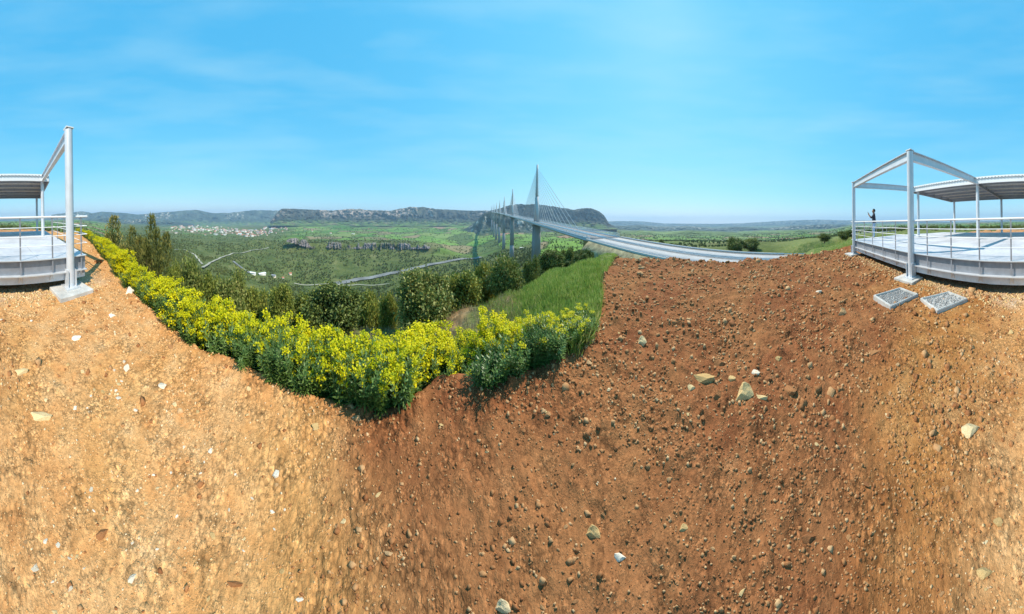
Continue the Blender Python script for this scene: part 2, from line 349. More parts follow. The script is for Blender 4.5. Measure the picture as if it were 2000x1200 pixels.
M['flower'] = mat_leaf('spurge_flower', [(0.2, (0.36, 0.40, 0.008)), (0.45, (0.62, 0.58, 0.006)), (0.8, (0.86, 0.72, 0.008))], 0.4, 0.6, 3.0)
M['grass'] = mat_leaf('grass_blade', [(0.2, (0.09, 0.16, 0.026)), (0.45, (0.18, 0.29, 0.048)), (0.66, (0.30, 0.40, 0.085)), (0.85, (0.52, 0.47, 0.19))], 0.45, 0.6, 1.6)
M['dry_grass'] = mat_leaf('dry_grass_blade', [(0.2, (0.20, 0.16, 0.08)), (0.5, (0.36, 0.29, 0.16)), (0.85, (0.52, 0.45, 0.30))], 0.3, 0.7, 1.2)
M['wood_far'] = mat_leaf('woodland_leaf', [(0.2, (0.050, 0.079, 0.019)), (0.45, (0.099, 0.137, 0.032)), (0.65, (0.176, 0.201, 0.054)), (0.9, (0.310, 0.280, 0.095))], 0.15, 0.7, 0.05)
M['wall_cream'] = mat_plain('render_cream', (0.70, 0.62, 0.52), 0.9, 0, 0.08, 0.2)
M['wall_white'] = mat_plain('render_white', (0.78, 0.76, 0.73), 0.9, 0, 0.06, 0.2)
M['tile_red'] = mat_plain('roof_tile', (0.42, 0.16, 0.10), 0.9, 0, 0.2, 0.2)
M['slate'] = mat_plain('slate', (0.24, 0.25, 0.28), 0.8, 0, 0.15, 0.2)
M['shirt'] = mat_plain('shirt', (0.045, 0.048, 0.065), 0.9, 0, 0.2, 12)
M['jeans'] = mat_plain('jeans', (0.36, 0.46, 0.60), 0.9, 0, 0.15, 12)
M['skin'] = mat_plain('skin', (0.30, 0.16, 0.10), 0.6, 0, 0.06, 12)
M['hair'] = mat_plain('hair', (0.012, 0.010, 0.009), 0.6, 0, 0.2, 30)
M['black'] = mat_plain('black_plastic', (0.015, 0.015, 0.017), 0.4, 0, 0.1, 12)
M['earth'] = mat_plain('earth', (0.40, 0.20, 0.09), 0.95, 0, 0.3, 1.5, 0.5)
def mat_glass():
    m, nt, out = newmat('wind_glass'); b = nt.nodes.new('ShaderNodeBsdfPrincipled'); b.inputs['Base Color'].default_value = (0.80, 0.82, 0.83, 1); b.inputs['Roughness'].default_value = 0.4
    t = nt.nodes.new('ShaderNodeBsdfTransparent'); mx = nt.nodes.new('ShaderNodeMixShader'); mx.inputs[0].default_value = 0.34
    nt.links.new(t.outputs[0], mx.inputs[1]); nt.links.new(b.outputs[0], mx.inputs[2]); nt.links.new(mx.outputs[0], out.inputs[0]); return m
M['glass'] = mat_glass()

# ------------------------------------------------------------------ terrain height function
EDGE_SCALE = 1.0
EDGE = [(150, 24), (200, 9.4), (250, 4.9), (300, 3.8), (340, 3.2), (390, 2.64), (455, 2.5), (560, 2.07), (640, 1.93), (740, 1.83), (800, 1.9), (860, 2.2),
        (910, 2.25), (960, 2.1), (1060, 2.4), (1110, 2.7), (1150, 3.1), (1168, 4.0), (1180, 6.3), (1200, 9.4), (1300, 9.6), (1400, 9.2), (1500, 9.8), (1600, 11.5), (1690, 16), (1800, 24), (1900, 26), (2000, 26), (2080, 26)]
ex = np.array([e[0] for e in EDGE], float); er = np.log([e[1] * (EDGE_SCALE if 280 < e[0] < 1120 else 1) for e in EDGE])
exw = np.concatenate([ex - 2000, ex, ex + 2000]); erw = np.tile(er, 3)
def r_edge(px): return np.exp(np.interp(px, exw, erw))
RM = 60.0     # beyond this radius all profiles share the same radii
# profile columns: (radius, picture row) or (radius, None, height)
PROF = {
    0:    [(60, 453), (200, 448), (600, 444), (2000, 439), (6000, 434), (14000, 434)],
    150:  [(60, None, -4.5), (300, 449), (1200, 441), (3000, 434), (8000, 430), (14000, 431)],
    230:  [(13, None, -4.6), (60, None, -15), (300, 478), (800, 464), (1500, 452), (3000, 442), (7000, 436), (14000, 434)],
    330:  [(11, None, -6.0), (60, None, -25), (300, 512), (700, 482), (1500, 464), (2500, 454), (4000, 445), (7000, 440), (14000, 434)],
    430:  [(11, None, -6.4), (60, None, -32), (300, None, -100), (500, 526), (900, 491), (1500, 468), (2500, 457), (4000, 447), (7000, 441), (14000, 434)],
    520:  [(11, None, -6.4), (60, None, -34), (300, None, -128), (520, 549), (700, 524), (1000, 490), (1250, 472), (1500, 472), (2500, 458), (4000, 446), (7000, 440), (14000, 434)],
    600:  [(11, None, -6.4), (60, None, -34), (300, None, -140), (560, 557), (780, 522), (1000, 491), (1040, 474), (1400, 465), (2000, 459), (2800, 449), (4000, 440), (7000, 440), (14000, 434)],
    700:  [(11, None, -6.4), (60, None, -34), (300, None, -140), (583, 557), (800, 522), (1000, 491), (1040, 475), (1400, 467), (2000, 461), (2800, 450), (4000, 440), (7000, 440), (14000, 434)],
    840:  [(11, None, -6.0), (60, None, -30), (300, None, -125), (700, 526), (1000, 493), (1040, 482), (1400, 472), (2000, 463), (2800, 451), (4000, 440), (7000, 440), (14000, 434)],
    930:  [(11, None, -5.0), (60, None, -25), (300, None, -112), (800, 512), (1000, 500), (1300, 488), (1900, 468), (2600, 452), (3600, 441), (7000, 440), (14000, 434)],
    1000: [(11, None, -4.2), (60, None, -21), (300, None, -82), (500, None, -112), (800, 492), (1100, 478), (1600, 466), (2500, 452), (3600, 444), (7000, 440), (14000, 434)],
    1080: [(5, None, -2.15), (10, None, -2.95), (20, None, -5.2), (60, None, -17), (300, None, -60), (600, 477), (1000, 467), (2000, 456), (3500, 447), (7000, 440), (14000, 436)],
    1150: [(5, None, -2.05), (12, None, -2.6), (40, None, -8.5), (100, None, -19), (300, None, -46), (700, 471), (1500, 457), (3500, 448), (7000, 440), (14000, 438)],
    1250: [(20, None, -4.2), (50, None, -13), (75, None, -19), (110, None, -20), (200, None, -26), (500, 471), (1200, 466), (4000, 452), (8000, 446), (14000, 442)],
    1400: [(20, None, -5.0), (50, None, -15), (66, None, -19), (100, None, -19), (200, None, -26), (500, 473), (1200, 468), (4000, 454), (8000, 447), (14000, 443)],
    1500: [(20, None, -4.0), (50, None, -14), (70, None, -18), (100, None, -18.5), (130, None, -17), (200, 474), (500, 472), (1200, 466), (4000, 452), (8000, 446), (14000, 442)],
    1600: [(40, None, -5.8), (100, 470), (200, 465), (400, 466), (1200, 462), (4000, 450), (8000, 444), (14000, 441)],
    1690: [(40, 466), (150, 456), (400, 451), (1500, 446), (4000, 441), (8000, 438), (14000, 437)],
    1800: [(60, 454), (300, 447), (1500, 443), (4000, 440), (8000, 438), (14000, 437)],
}
pk = np.array(sorted(PROF), float)
def prof_fn(k):
    e = float(r_edge(k)); pts = [(0.01, -EYE), (e, -EYE)]
    for q in PROF[int(k)]:
        if q[0] > e * 1.02: pts.append((q[0], q[2] if len(q) == 3 else zz(k, q[1], q[0])))
    pts.append((60000, pts[-1][1] * 2.5))
    return np.log([p[0] for p in pts]), np.array([p[1] for p in pts])
PF = [prof_fn(k) for k in pk]
def TZ(x, y, detail=True):
    x = np.atleast_1d(np.asarray(x, float)); y = np.atleast_1d(np.asarray(y, float))
    r = np.hypot(x, y) + 1e-6; px = (1000 + np.arctan2(x, y) * 1000 / np.pi) % 2000
    e = r_edge(px); lr = np.log(r); z = np.zeros_like(r)
    kk = np.append(pk, 2000.0); i = np.clip(np.searchsorted(kk, px, side='right') - 1, 0, len(pk) - 1)
    t = (px - kk[i]) / (kk[i + 1] - kk[i]); t = t * t * (3 - 2 * t)
    def ev(idx):
        out = np.zeros_like(r)
        for k in np.unique(idx):
            m = idx == k; ec = float(r_edge(pk[k])); le = np.log(e[m]); l = lr[m]
            # radius between the edge of this column and RM is remapped to the control column's own edge
            g = np.where(l < le, l - le + math.log(ec), np.where(l < math.log(RM), math.log(ec) + (l - le) / (math.log(RM) - le) * (math.log(RM) - math.log(ec)), l))
            out[m] = np.interp(g, PF[k][0], PF[k][1])
        return out
    z = ev(i) * (1 - t) + ev((i + 1) % len(pk)) * t
    if detail:
        a = sstep(25, 400, r)
        z = z + a * fbm(x / 60, y / 60, oct=3, seed=3) * 2.2 + sstep(200, 1500, r) * fbm(x / 330, y / 330, oct=3, seed=5) * 11.0
        b = sstep(1.0, 2.0, r / e) * (1 - a); z = z + b * fbm(x / 2.3, y / 2.3, oct=3, seed=9) * 0.16
    return z
def tz1(x, y): return float(TZ([x], [y])[0])

# viaduct axis, needed before the terrain so that the ground passes under the motorway
AX0, DPER, CURV = None, 82.0, None
_s = np.array([288 + 342 * k for k in range(7)], float); _px = np.array([1048, 1001.8, 985.2, 975.6, 969.2, 964.5, 960.0])
_best = None
for x0 in np.arange(930, 966, 0.5):
    for c in np.arange(0, 6e-5, 1e-6):
        for d in (78, 80, 82, 84, 86):
            e_ = np.sum(((x0 + np.arctan2(d - c * _s ** 2, _s) * 1000 / np.pi) - _px) ** 2)
            if _best is None or e_ < _best[0]: _best = (e_, x0, c, d)
AX0, CURV, DPER = float(az(_best[1])), _best[2], _best[3]
AU = Vector((math.sin(AX0), math.cos(AX0), 0)); AV = Vector((math.cos(AX0), -math.sin(AX0), 0))
def axis(s, v=0.0, z=0.0):
    c = CURV if s > 0 else 0.0
    tng = (AU + AV * (-2 * c * s)).normalized(); nrm = Vector((tng.y, -tng.x, 0))
    p = AU * s + AV * (DPER - c * s * s) + nrm * v; return Vector((p.x, p.y, deck_z(s) + z))
def deck_z(s): return -15.0 + 0.040 * s

# ------------------------------------------------------------------ ground by the camera
def sand_exposure(x, y):  # paler soil half: an exposure step in brightness painted into the ground colour
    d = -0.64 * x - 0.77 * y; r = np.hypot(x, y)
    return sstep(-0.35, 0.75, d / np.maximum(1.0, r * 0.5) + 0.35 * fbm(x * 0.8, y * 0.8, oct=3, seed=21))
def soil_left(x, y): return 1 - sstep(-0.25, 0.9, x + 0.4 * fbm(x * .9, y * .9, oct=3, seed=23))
PLAT_A, PLAT_B, PLAT_C = Vector((-2.05, -4.72, 0)), Vector((3.95, -4.98, 0)), Vector((9.55, -5.75, 0))
def front_dist(x, y):
    fy = np.interp(x, [-2.05, 3.95, 9.55], [PLAT_A.y, PLAT_B.y, PLAT_C.y]); return y - fy
def near_z(x, y):
    r = np.hypot(x, y); z = TZ(x, y, False)
    sand = sand_exposure(x, y); rough = (1.0 - 0.62 * sand) * np.clip(r / 2.6, .28, 1)
    z = z + fbm(x * 0.45, y * 0.45, oct=3, seed=31) * 0.035
    z = z + (fbm(x * 2.6, y * 2.6, oct=4, seed=33) * 0.026 + fbm(x * 9, y * 9, oct=3, seed=35) * 0.013) * rough
    cl = np.clip(fbm(x * 5.5, y * 5.5, oct=3, seed=39) - 0.12, 0, 1); z = z + cl * 0.05 * rough
    px = (1000 + np.arctan2(x, y) * 1000 / np.pi) % 2000; e = r_edge(px)
    lip = np.exp(-((r - e * 0.93) / (0.16 * e ** 0.6)) ** 2) * ((px > 180) & (px < 1165)); z = z + lip * (0.012 + 0.03 * np.abs(fbm(x * 7, y * 7, oct=3, seed=41)))
    crest = np.exp(-((r - e * 0.96) / (0.08 * e)) ** 2) * ((px > 1180) & (px < 1680)); z = z + crest * (0.05 + 0.12 * fbm(x * 1.7, y * 1.7, oct=3, seed=43))
    return z
def build_ground():
    na = 1180; rr = list(np.concatenate([[0.0004], np.geomspace(0.03, 0.3, 14)]))
    while rr[-1] < 30: rr.append(rr[-1] * (1.0125 if rr[-1] < 9 else 1.022))
    rr = np.array(rr); A = np.linspace(0, 2 * np.pi, na, endpoint=False)
    AA, RR = np.meshgrid(A, rr, indexing='ij'); x = (np.sin(AA) * RR).ravel(); y = (np.cos(AA) * RR).ravel(); z = near_z(x, y)
    V = np.stack([x, y, z], -1); Fc = grid_faces(na, len(rr), True)
    px = (1000 + np.arctan2(x, y) * 1000 / np.pi) % 2000; r = np.hypot(x, y); e = r_edge(px)
    keep = r < np.where((px > 140) & (px < 1190), e * 1.0 + 1.4 + 0.25 * e, np.where((px > 1189) & (px < 1640), e * 1.25, 29.0))
    kf = keep[Fc].all(1); Fc = Fc[kf]
    used = np.zeros(len(V), bool); used[Fc.ravel()] = True; idx = np.cumsum(used) - 1
    V = V[used]; Fc = idx[Fc]
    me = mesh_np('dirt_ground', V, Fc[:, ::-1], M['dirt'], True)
    sl = soil_left(V[:, 0], V[:, 1]); ss_ = sand_exposure(V[:, 0], V[:, 1]); attr(me, 'sand', ss_ * sl); attr(me, 'ochre', ss_ * (1 - sl))
    fd = front_dist(V[:, 0], V[:, 1]); inx = sstep(-4, -2.5, V[:, 0]) * (1 - sstep(9.5, 10.5, V[:, 0]))
    lime = inx * (1 - sstep(0.15, 0.75, fd + 0.35 * fbm(V[:, 0] * 1.6, V[:, 1] * 1.6, oct=3, seed=51)))
    attr(me, 'lime', lime * 0.8 * (0.3 + 0.7 * (1 - sstep(3.5, 7, V[:, 0]))))
    o = link('dirt_ground', me); tag(o, 'stony red brown and sandy ochre dirt underfoot with a painted exposure step', None, None, 'structure')
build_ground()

# ------------------------------------------------------------------ the wide terrain
def build_terrain():
    na = 1000; rr = np.concatenate([np.geomspace(1.2, 12, 50)[:-1], np.geomspace(12, 800, 130)[:-1], np.geomspace(800, 1300, 45)[:-1], np.geomspace(1300, 16000, 95)])
    A = np.linspace(0, 2 * np.pi, na, endpoint=False)
    AA, RR = np.meshgrid(A, rr, indexing='ij'); x = (np.sin(AA) * RR).ravel(); y = (np.cos(AA) * RR).ravel(); z = TZ(x, y)
    r = np.hypot(x, y); px = (1000 + np.arctan2(x, y) * 1000 / np.pi) % 2000; e = r_edge(px)
    # keep the wide sheet below the dirt sheet, out of the motorway and the pit of the platform
    lim = np.where((px > 140) & (px < 1190), e * 1.25 + 1.2, np.where((px > 1189) & (px < 1640), e * 1.2, 27.5))
    z = z - 0.35 * (1 - sstep(0.85, 1.0, r / lim))
    # ground passes below the motorway
    P = np.stack([x, y], -1); s = P @ np.array([AU.x, AU.y]); v = P @ np.array([AV.x, AV.y]) - (DPER - CURV * np.where(s > 0, s, 0) ** 2)
    near_road = (1 - sstep(17, 30, np.abs(v))) * (s > -60) * (s < 420)
    z = np.where(near_road > 0, np.minimum(z, (deck_z(s) - 2.0) * near_road + z * (1 - near_road)), z)
    me = mesh_np('hillside', np.stack([x, y, z], -1), grid_faces(na, len(rr), True)[:, ::-1], M['terrain'], True)
    fld = np.zeros_like(r)
    fld = np.maximum(fld, sstep(800, 850, px) * (1 - sstep(1180, 1215, px)) * sstep(850, 1250, r))
    fld = np.maximum(fld, sstep(520, 600, px) * (1 - sstep(800, 900, px)) * sstep(1250, 1600, r))
    fld = np.maximum(fld, 0.9 * (1 - sstep(190, 260, px)) * sstep(80, 200, r))
    fld = np.maximum(fld, 0.75 * sstep(1210, 1260, px) * sstep(300, 700, r))
    fld = np.maximum(fld, 0.7 * sstep(300, 330, px) * (1 - sstep(420, 520, px)) * sstep(1500, 2500, r))
    fld = np.maximum(fld, sstep(1040, 1055, px) * (1 - sstep(1135, 1150, px)) * sstep(300, 380, r))
    attr(me, 'field', fld)
    attr(me, 'near', np.maximum((1 - sstep(20, 60, r)), np.maximum(sstep(1500, 1560, px), 1 - sstep(120, 190, px)) * (1 - sstep(250, 600, r))))
    gr = (1 - sstep(14, 24, r)) * (px > 560) * (px < 1080) * sstep(-0.1, 0.25, fbm(x * 0.35, y * 0.35, oct=3, seed=61))
    gr = np.maximum(gr, .85 * sstep(850, 890, px) * (1 - sstep(990, 1040, px)) * sstep(5.5, 7.5, r) * (1 - sstep(22, 30, r)) * sstep(-.5, .2, fbm(x * 0.5, y * 0.5, oct=3, seed=65)))
    fill = sstep(1880, 1900, px) * sstep(26, 32, r) * (1 - sstep(70, 110, r)) + (1 - sstep(90, 140, px)) * sstep(24, 30, r) * (1 - sstep(70, 110, r))
    attr(me, 'dry', np.clip(np.maximum(gr, 0.9 * fill * sstep(-0.3, 0.3, fbm(x * 0.06, y * 0.06, oct=3, seed=63))), 0, 1))
    o = link('hillside', me); tag(o, 'green scrub and field covered valley sides', None, None, 'structure')
build_terrain()

# ------------------------------------------------------------------ ridges and cliffs
def ridge(name, label, pts, r_top, r_base, y_base, mat, nt=46, back=1.25, cliff=0.5, amp=0.02, seed=0, step=1.4, dip=0.5):
    """a hill range: pts are (column, skyline row); front foot at r_base, crest at r_top, then falling away behind"""
    xs = np.arange(pts[0][0], pts[-1][0] + 0.1, step); ys = np.interp(xs, [p[0] for p in pts], [p[1] for p in pts])
    n = len(xs); T = np.linspace(0, 1, nt)
    a = az(xs); hz = yh(xs)
    ztop = (hz - ys) / F * r_top; zb = (hz - y_base) / F * r_base
    prof = np.where(T < 0.55, 0.36 * (T / 0.55) ** 1.25, 0.36 + 0.64 * sstep(0, 1, (T - 0.55) / 0.45) ** (1 / (1 + cliff)))
    endw = sstep(0, 14, xs - xs[0]) * sstep(0, 14, xs[-1] - xs)
    sink = (1 - sstep(0, 45, xs - xs[0]) * sstep(0, 45, xs[-1] - xs)) * (60 if name == 'hill' else 0)
    V = []; S = []
    for i in range(n):
        w = 0.04 + 0.96 * endw[i] if name != 'far_hills' else 1.0
        rr = r_base + (r_top - r_base) * np.where(T < 0.55, T / 0.55 * 0.72, 0.72 + 0.28 * (T - 0.55) / 0.45)
        gul = 0.5 + 0.5 * np.sin(0)  # constant
        z = zb[i] + (ztop[i] - zb[i]) * prof - sink[i]
        V.append(np.stack([np.sin(a[i]) * rr, np.cos(a[i]) * rr, z], -1)); S.append(sstep(0.5, 0.72, T))
    # back slope
    V = np.array(V); S = np.array(S)
    bx = np.sin(a)[:, None] * r_top * np.array([1.04, back])[None]; by = np.cos(a)[:, None] * r_top * np.array([1.04, back])[None]
    bz = ztop[:, None] + np.array([-0.02, -dip])[None] * np.abs(ztop - zb)[:, None]
    V = np.concatenate([V, np.stack([bx, by, bz], -1)], 1); S = np.concatenate([S, np.zeros((n, 2))], 1)
    x, y, z = V[..., 0], V[..., 1], V[..., 2]; H = np.abs(ztop - zb)[:, None]
    mid = np.concatenate([np.sin(np.pi * np.clip(T, 0, 1)) ** 0.6, [0, 0]])[None]
    k = r_top * 0.02
    d = (fbm(x / k, y / k, z / k, oct=5, seed=seed) * 0.6 - np.abs(fbm(x / (k * 2.2), y / (k * 2.2), oct=3, seed=seed + 5)) * 0.8) * r_top * amp * mid
    rad = np.hypot(x, y); x = x * (1 + d / rad); y = y * (1 + d / rad)
    z = z + mid * H * 0.05 * fbm(x / (k * 0.7), y / (k * 0.7), oct=3, seed=seed + 9)
    z[:, nt - 3:nt] += (fbm(xs / 6.0, xs * 0, oct=3, seed=seed + 11) * H[:, 0] * 0.016)[:, None]
    me = mesh_np(name, np.stack([x, y, z], -1).reshape(-1, 3), grid_faces(n, nt + 2)[:, ::-1], mat, True)
    pat = sstep(-.15, .35, fbm(xs / 38.0, xs * 0, oct=2, seed=seed + 31) + (0.35 * np.exp(-((xs - 700) / 70) ** 2)))[:, None]
    attr(me, 'steep', (S * (.12 + .88 * pat)).ravel())
    low = np.concatenate([1 - sstep(.12, .55, T), [0, 0]])[None] * np.ones((n, 1)); attr(me, 'low', np.clip(low + .25 * fbm(x / k, y / k, oct=3, seed=seed + 41) * (low > .02), 0, 1).ravel())
    o = link(name, me); tag(o, label, None, None, 'structure'); return o
ridge('far_hills', 'hazy blue hills behind the valley town', [(100, 421), (140, 416), (162, 414), (180, 417.5), (200, 414.5), (240, 417), (270, 420), (300, 417), (350, 413), (385, 410.5), (415, 417), (450, 416), (485, 412), (500, 411), (560, 411.5), (640, 416)], 9000, 6500, 443, M['far'], seed=11)
ridge('far_hills', 'low hazy blue hills beyond the motorway', [(1150, 434), (1206, 431), (1250, 431.5), (1300, 436), (1400, 437), (1450, 436), (1500, 433), (1550, 430.5), (1600, 429.5), (1650, 431), (1750, 431), (1850, 434), (1950, 432), (2000, 428), (2080, 427), (2110, 423), (2140, 421)], 12500, 7500, 447, M['far'], seed=15, amp=0.03)
ridge('far_hills', 'middle range of blue green hills beyond the motorway', [(1165, 452), (1200, 441), (1250, 439.5), (1290, 443), (1340, 441), (1400, 446), (1440, 443), (1500, 446), (1550, 441), (1620, 438.5), (1680, 441), (1740, 446), (1780, 452)], 5600, 3200, 462, M['far'], seed=37, amp=0.035)
ridge('far_hills', 'nearer rolling green hills beyond the motorway', [(1180, 468), (1215, 455), (1250, 451), (1300, 456), (1350, 450), (1400, 455), (1450, 459), (1500, 455), (1560, 450), (1610, 454), (1660, 460), (1690, 468)], 2600, 1500, 474, M['hill_green'], seed=47, amp=0.03)
ridge('far_hills', 'grey blue spur in front of the left hills', [(120, 440), (160, 431), (205, 427), (250, 430), (300, 428), (345, 434), (380, 441)], 6200, 4600, 446, M['far'], seed=53, amp=0.03)
ridge('plateau', 'limestone plateau with pale cliffs behind the valley', [(528, 432), (540, 416), (550, 407.5), (600, 409), (650, 411), (687, 407.5), (725, 410), (762, 411), (800, 404), (825, 404), (850, 407.5), (900, 410), (936, 411), (960, 410), (985, 409), (1010, 414)], 5200, 3700, 441, M['mesa'], seed=19, cliff=0.9, amp=0.03, nt=60, step=1.0)
ridge('plateau', 'dark wooded plateau rising behind the viaduct', [(940, 418), (960, 410), (978, 406), (990, 401), (1008, 398.5), (1050, 398), (1090, 404), (1120, 409), (1136, 406), (1154, 406), (1170, 412), (1180, 420), (1190, 436), (1206, 446)], 4200, 2900, 447, M['mesa_wood'], seed=23, cliff=0.5, amp=0.03, nt=60, step=1.0)

ridge('hill', 'green hill shoulder that carries the far end of the viaduct', [(893, 455), (910, 446), (925, 436), (937, 425), (946, 417), (955, 413.5), (972, 413), (1000, 418), (1030, 428), (1060, 440), (1085, 452)], 2680, 1850, 474, M['far'], seed=29, cliff=0.1, amp=0.015, nt=50, step=1.0)

def cliff(label, x0, x1, r, tops, bots, seed):
    xs = np.arange(x0, x1, 0.55); n = len(xs); nt = 14; T = np.linspace(0, 1, nt)
    yt = np.interp(xs, [p[0] for p in tops], [p[1] for p in tops]); yb = np.interp(xs, [p[0] for p in bots], [p[1] for p in bots]); a = az(xs); hz = yh(xs)
    Z = ((hz - yb)[:, None] * (1 - T) + (hz - yt)[:, None] * T) / F * r
    rr = np.full((n, nt), float(r)) + T[None] * 6
    but = np.abs(fbm(xs / 3.1, xs * 0, oct=4, seed=seed))[:, None]; rr = rr - but * 14 * (1 - 0.35 * T)[None] + fbm(xs[:, None] / 1.2 + T[None] * 0.3, T[None] * 6 + xs[:, None] * 0, oct=3, seed=seed + 3) * 4
    brk = sstep(-.55, .1, fbm(xs / 9.0, xs * 0, oct=3, seed=seed + 7))[:, None]; Z = Z[:, :1] + (Z - Z[:, :1]) * (.2 + .62 * brk); Z[:, -1] += fbm(xs / 2.0, xs * 0, oct=3, seed=seed + 8) * 3
    x = np.sin(a)[:, None] * rr; y = np.cos(a)[:, None] * rr
    xb = np.sin(a) * (r + 70); yb_ = np.cos(a) * (r + 70); zb_ = Z[:, -1] - 2
    V = np.concatenate([np.stack([x, y, Z], -1), np.stack([xb, yb_, zb_], -1)[:, None]], 1)
    me = mesh_np('rock_cliff', V.reshape(-1, 3), grid_faces(n, nt + 1)[:, ::-1], M['cliff'], False); attr(me, 'steep', np.tile(np.append(np.ones(nt), 0), (n, 1)).ravel())
    tag(link('rock_cliff', me), label, None, None, 'structure')
cliff('grey limestone cliff band on the promontory, left part', 560, 617, 1018, [(560, 468), (575, 465), (600, 468), (617, 473)], [(560, 472), (580, 477), (600, 483), (617, 485)], 3)
cliff('grey limestone cliff band on the promontory, right part', 638, 842, 1018, [(638, 472), (670, 472), (700, 474), (760, 473), (800, 474), (842, 478)], [(638, 483), (670, 487), (700, 485), (760, 488), (800, 486), (842, 484)], 13)

# ------------------------------------------------------------------ roads in the valley
def ribbon(name, label, pts, w, mat, lift=1.2, sub=8, z_fix=None):
    P = []
    for i in range(len(pts) - 1):
        for k in range(sub): t = k / sub; P.append(Vector(pts[i]).lerp(Vector(pts[i + 1]), t))
    P.append(Vector(pts[-1])); V = []; n = len(P)
    for i, p in enumerate(P):
        d = (P[min(i + 1, n - 1)] - P[max(i - 1, 0)]).to_2d().normalized(); nr = Vector((d.y, -d.x))
        for sgn in (-1, -0.33, 0.33, 1): V.append((p.x + nr.x * w / 2 * sgn, p.y + nr.y * w / 2 * sgn, 0))
    V = np.array(V); V[:, 2] = TZ(V[:, 0], V[:, 1]); V[:, 2] = np.repeat(V[:, 2].reshape(-1, 4).max(1), 4) + lift
    me = mesh_np(name, V, grid_faces(n, 4), mat, True); return tag(link(name, me), label, None, None, 'structure')
def gp(px, py, r): return at(px, r)
def row_pts(rows):
    """ground points of the wide terrain seen at (column, row): march outwards until the terrain reaches the sight line"""
    out = []
    for px, py, lo in rows:
        rs = np.geomspace(lo, 6000, 900); a = float(az(px)); z = TZ(np.sin(a) * rs, np.cos(a) * rs, False); sl = (float(yh(px)) - py) / F
        k = np.argmax(z >= sl * rs); out.append((math.sin(a) * rs[k], math.cos(a) * rs[k], 0.0))
    return out
ribbon('valley_road', 'pale road curving round the hill below the town', row_pts([(395, 527, 250), (410, 516, 250), (430, 505, 250), (455, 497, 250), (490, 490, 250), (525, 483, 250)]), 9, M['track'], 2.5)
ribbon('valley_road', 'wide grey road along the foot of the wooded slope', row_pts([(655, 556, 400), (700, 548, 400), (760, 536, 400), (820, 524, 400), (880, 512, 400), (940, 502, 400)]), 26, M['ballast'], 2.5)
ribbon('valley_road', 'narrow white road beside the wide grey road', row_pts([(575, 556, 420), (640, 557, 420), (700, 558, 400), (762, 556, 400)]), 5, M['track'], 2.5)
ribbon('valley_track', 'pale winding track up the left slope', row_pts([(340, 490, 200), (360, 487, 200), (378, 497, 200), (395, 520, 200)]), 6, M['track'], 1.5)
ribbon('valley_track', 'grey lane running down to the farm sheds', row_pts([(455, 512, 250), (470, 524, 250), (487, 536, 250)]), 8, M['ballast'], 2.0)

# ------------------------------------------------------------------ viaduct
def sweep(name, section, s0, s1, step, mat, parent, closed=True, smooth=False):
    ss = np.append(np.arange(s0, s1, step), s1); k = len(section); V = []
    for s in ss:
        for v, z in section: V.append(axis(float(s), v, z))
    fc = []
    for i in range(len(ss) - 1):
        for j in range(k if closed else k - 1):
            j2 = (j + 1) % k; fc.append((i * k + j, i * k + j2, (i + 1) * k + j2, (i + 1) * k + j))
    faces = [np.array(fc)]
    if closed: faces.append(np.array([list(range(k))[::-1], [(len(ss) - 1) * k + j for j in range(k)]]))
    return link(name, mesh_np(name, [tuple(v) for v in V], faces, mat, smooth), parent)
S_AB, S_END = 96.0, 2500.0
via = empty('viaduct', (0, 0, 0), 0, 'long white cable stayed viaduct with seven masts crossing the valley', 'viaduct')
sweep('deck', [(-16, 0), (16, 0), (16, -0.9), (13.5, -1.4), (4, -4.4), (-4, -4.4), (-13.5, -1.4), (-16, -0.9)], S_AB, S_END, 19, M['viaduct_steel'], via)
for v0, v1 in ((-13.2, -1.8), (1.8, 13.2)): sweep('carriageway', [(v0, 0.12), (v1, 0.12), (v1, 0.02), (v0, 0.02)], S_AB, S_END, 19, M['asphalt'], via)
for sg in (-1, 1):
    ws = sweep('wind_screen', [(sg * 15.4, 0.1), (sg * 15.4, 1.0), (sg * 15.5, 1.0), (sg * 15.5, 0.1)], S_AB, S_END, 19, M['viaduct_steel'], via)
    for h in (1.2, 1.9, 2.6): 
        q = sweep('slat', [(sg * 15.2, h), (sg * 15.35, h + 0.5), (sg * 15.42, h + 0.5), (sg * 15.27, h)], S_AB, S_END, 19, M['glass'], ws)
    mb = MB()
    for s in np.arange(S_AB + 2, 420, 5.5): mb.tube(axis(s, sg * 15.6, 0), axis(s, sg * 15.3, 3.1), 0.14, 0.1, 5)
    tag(mb.build('screen_posts', M['viaduct_steel'], ws), kind='stuff')
    sweep('safety_barrier', [(sg * 13.6, 0.15), (sg * 13.6, 1.0), (sg * 13.8, 1.0), (sg * 13.8, 0.15)], S_AB, S_END, 19, M['galv'], via)
    sweep('safety_barrier', [(sg * 1.3, 0.15), (sg * 1.3, 1.0), (sg * 1.5, 1.0), (sg * 1.5, 0.15)], S_AB, S_END, 19, M['galv'], via)
def loft(rings, mat, name):
    k = len(rings[0]); V = [p for r_ in rings for p in r_]; fc = [(i * k + j, i * k + (j + 1) % k, (i + 1) * k + (j + 1) % k, (i + 1) * k + j) for i in range(len(rings) - 1) for j in range(k)]
    return mesh_np(name, V, [np.array(fc), np.array([list(range(k))[::-1], [(len(rings) - 1) * k + j for j in range(k)]])], mat)
def octo(cx, wx, wy, z, ch=0.28):
    a, b = wx / 2, wy / 2; c = ch * min(wx, wy)
    return [(cx + x, y, z) for x, y in ((-a + c, -b), (a - c, -b), (a, -b + c), (a, b - c), (a - c, b), (-a + c, b), (-a, b - c), (-a, -b + c))]
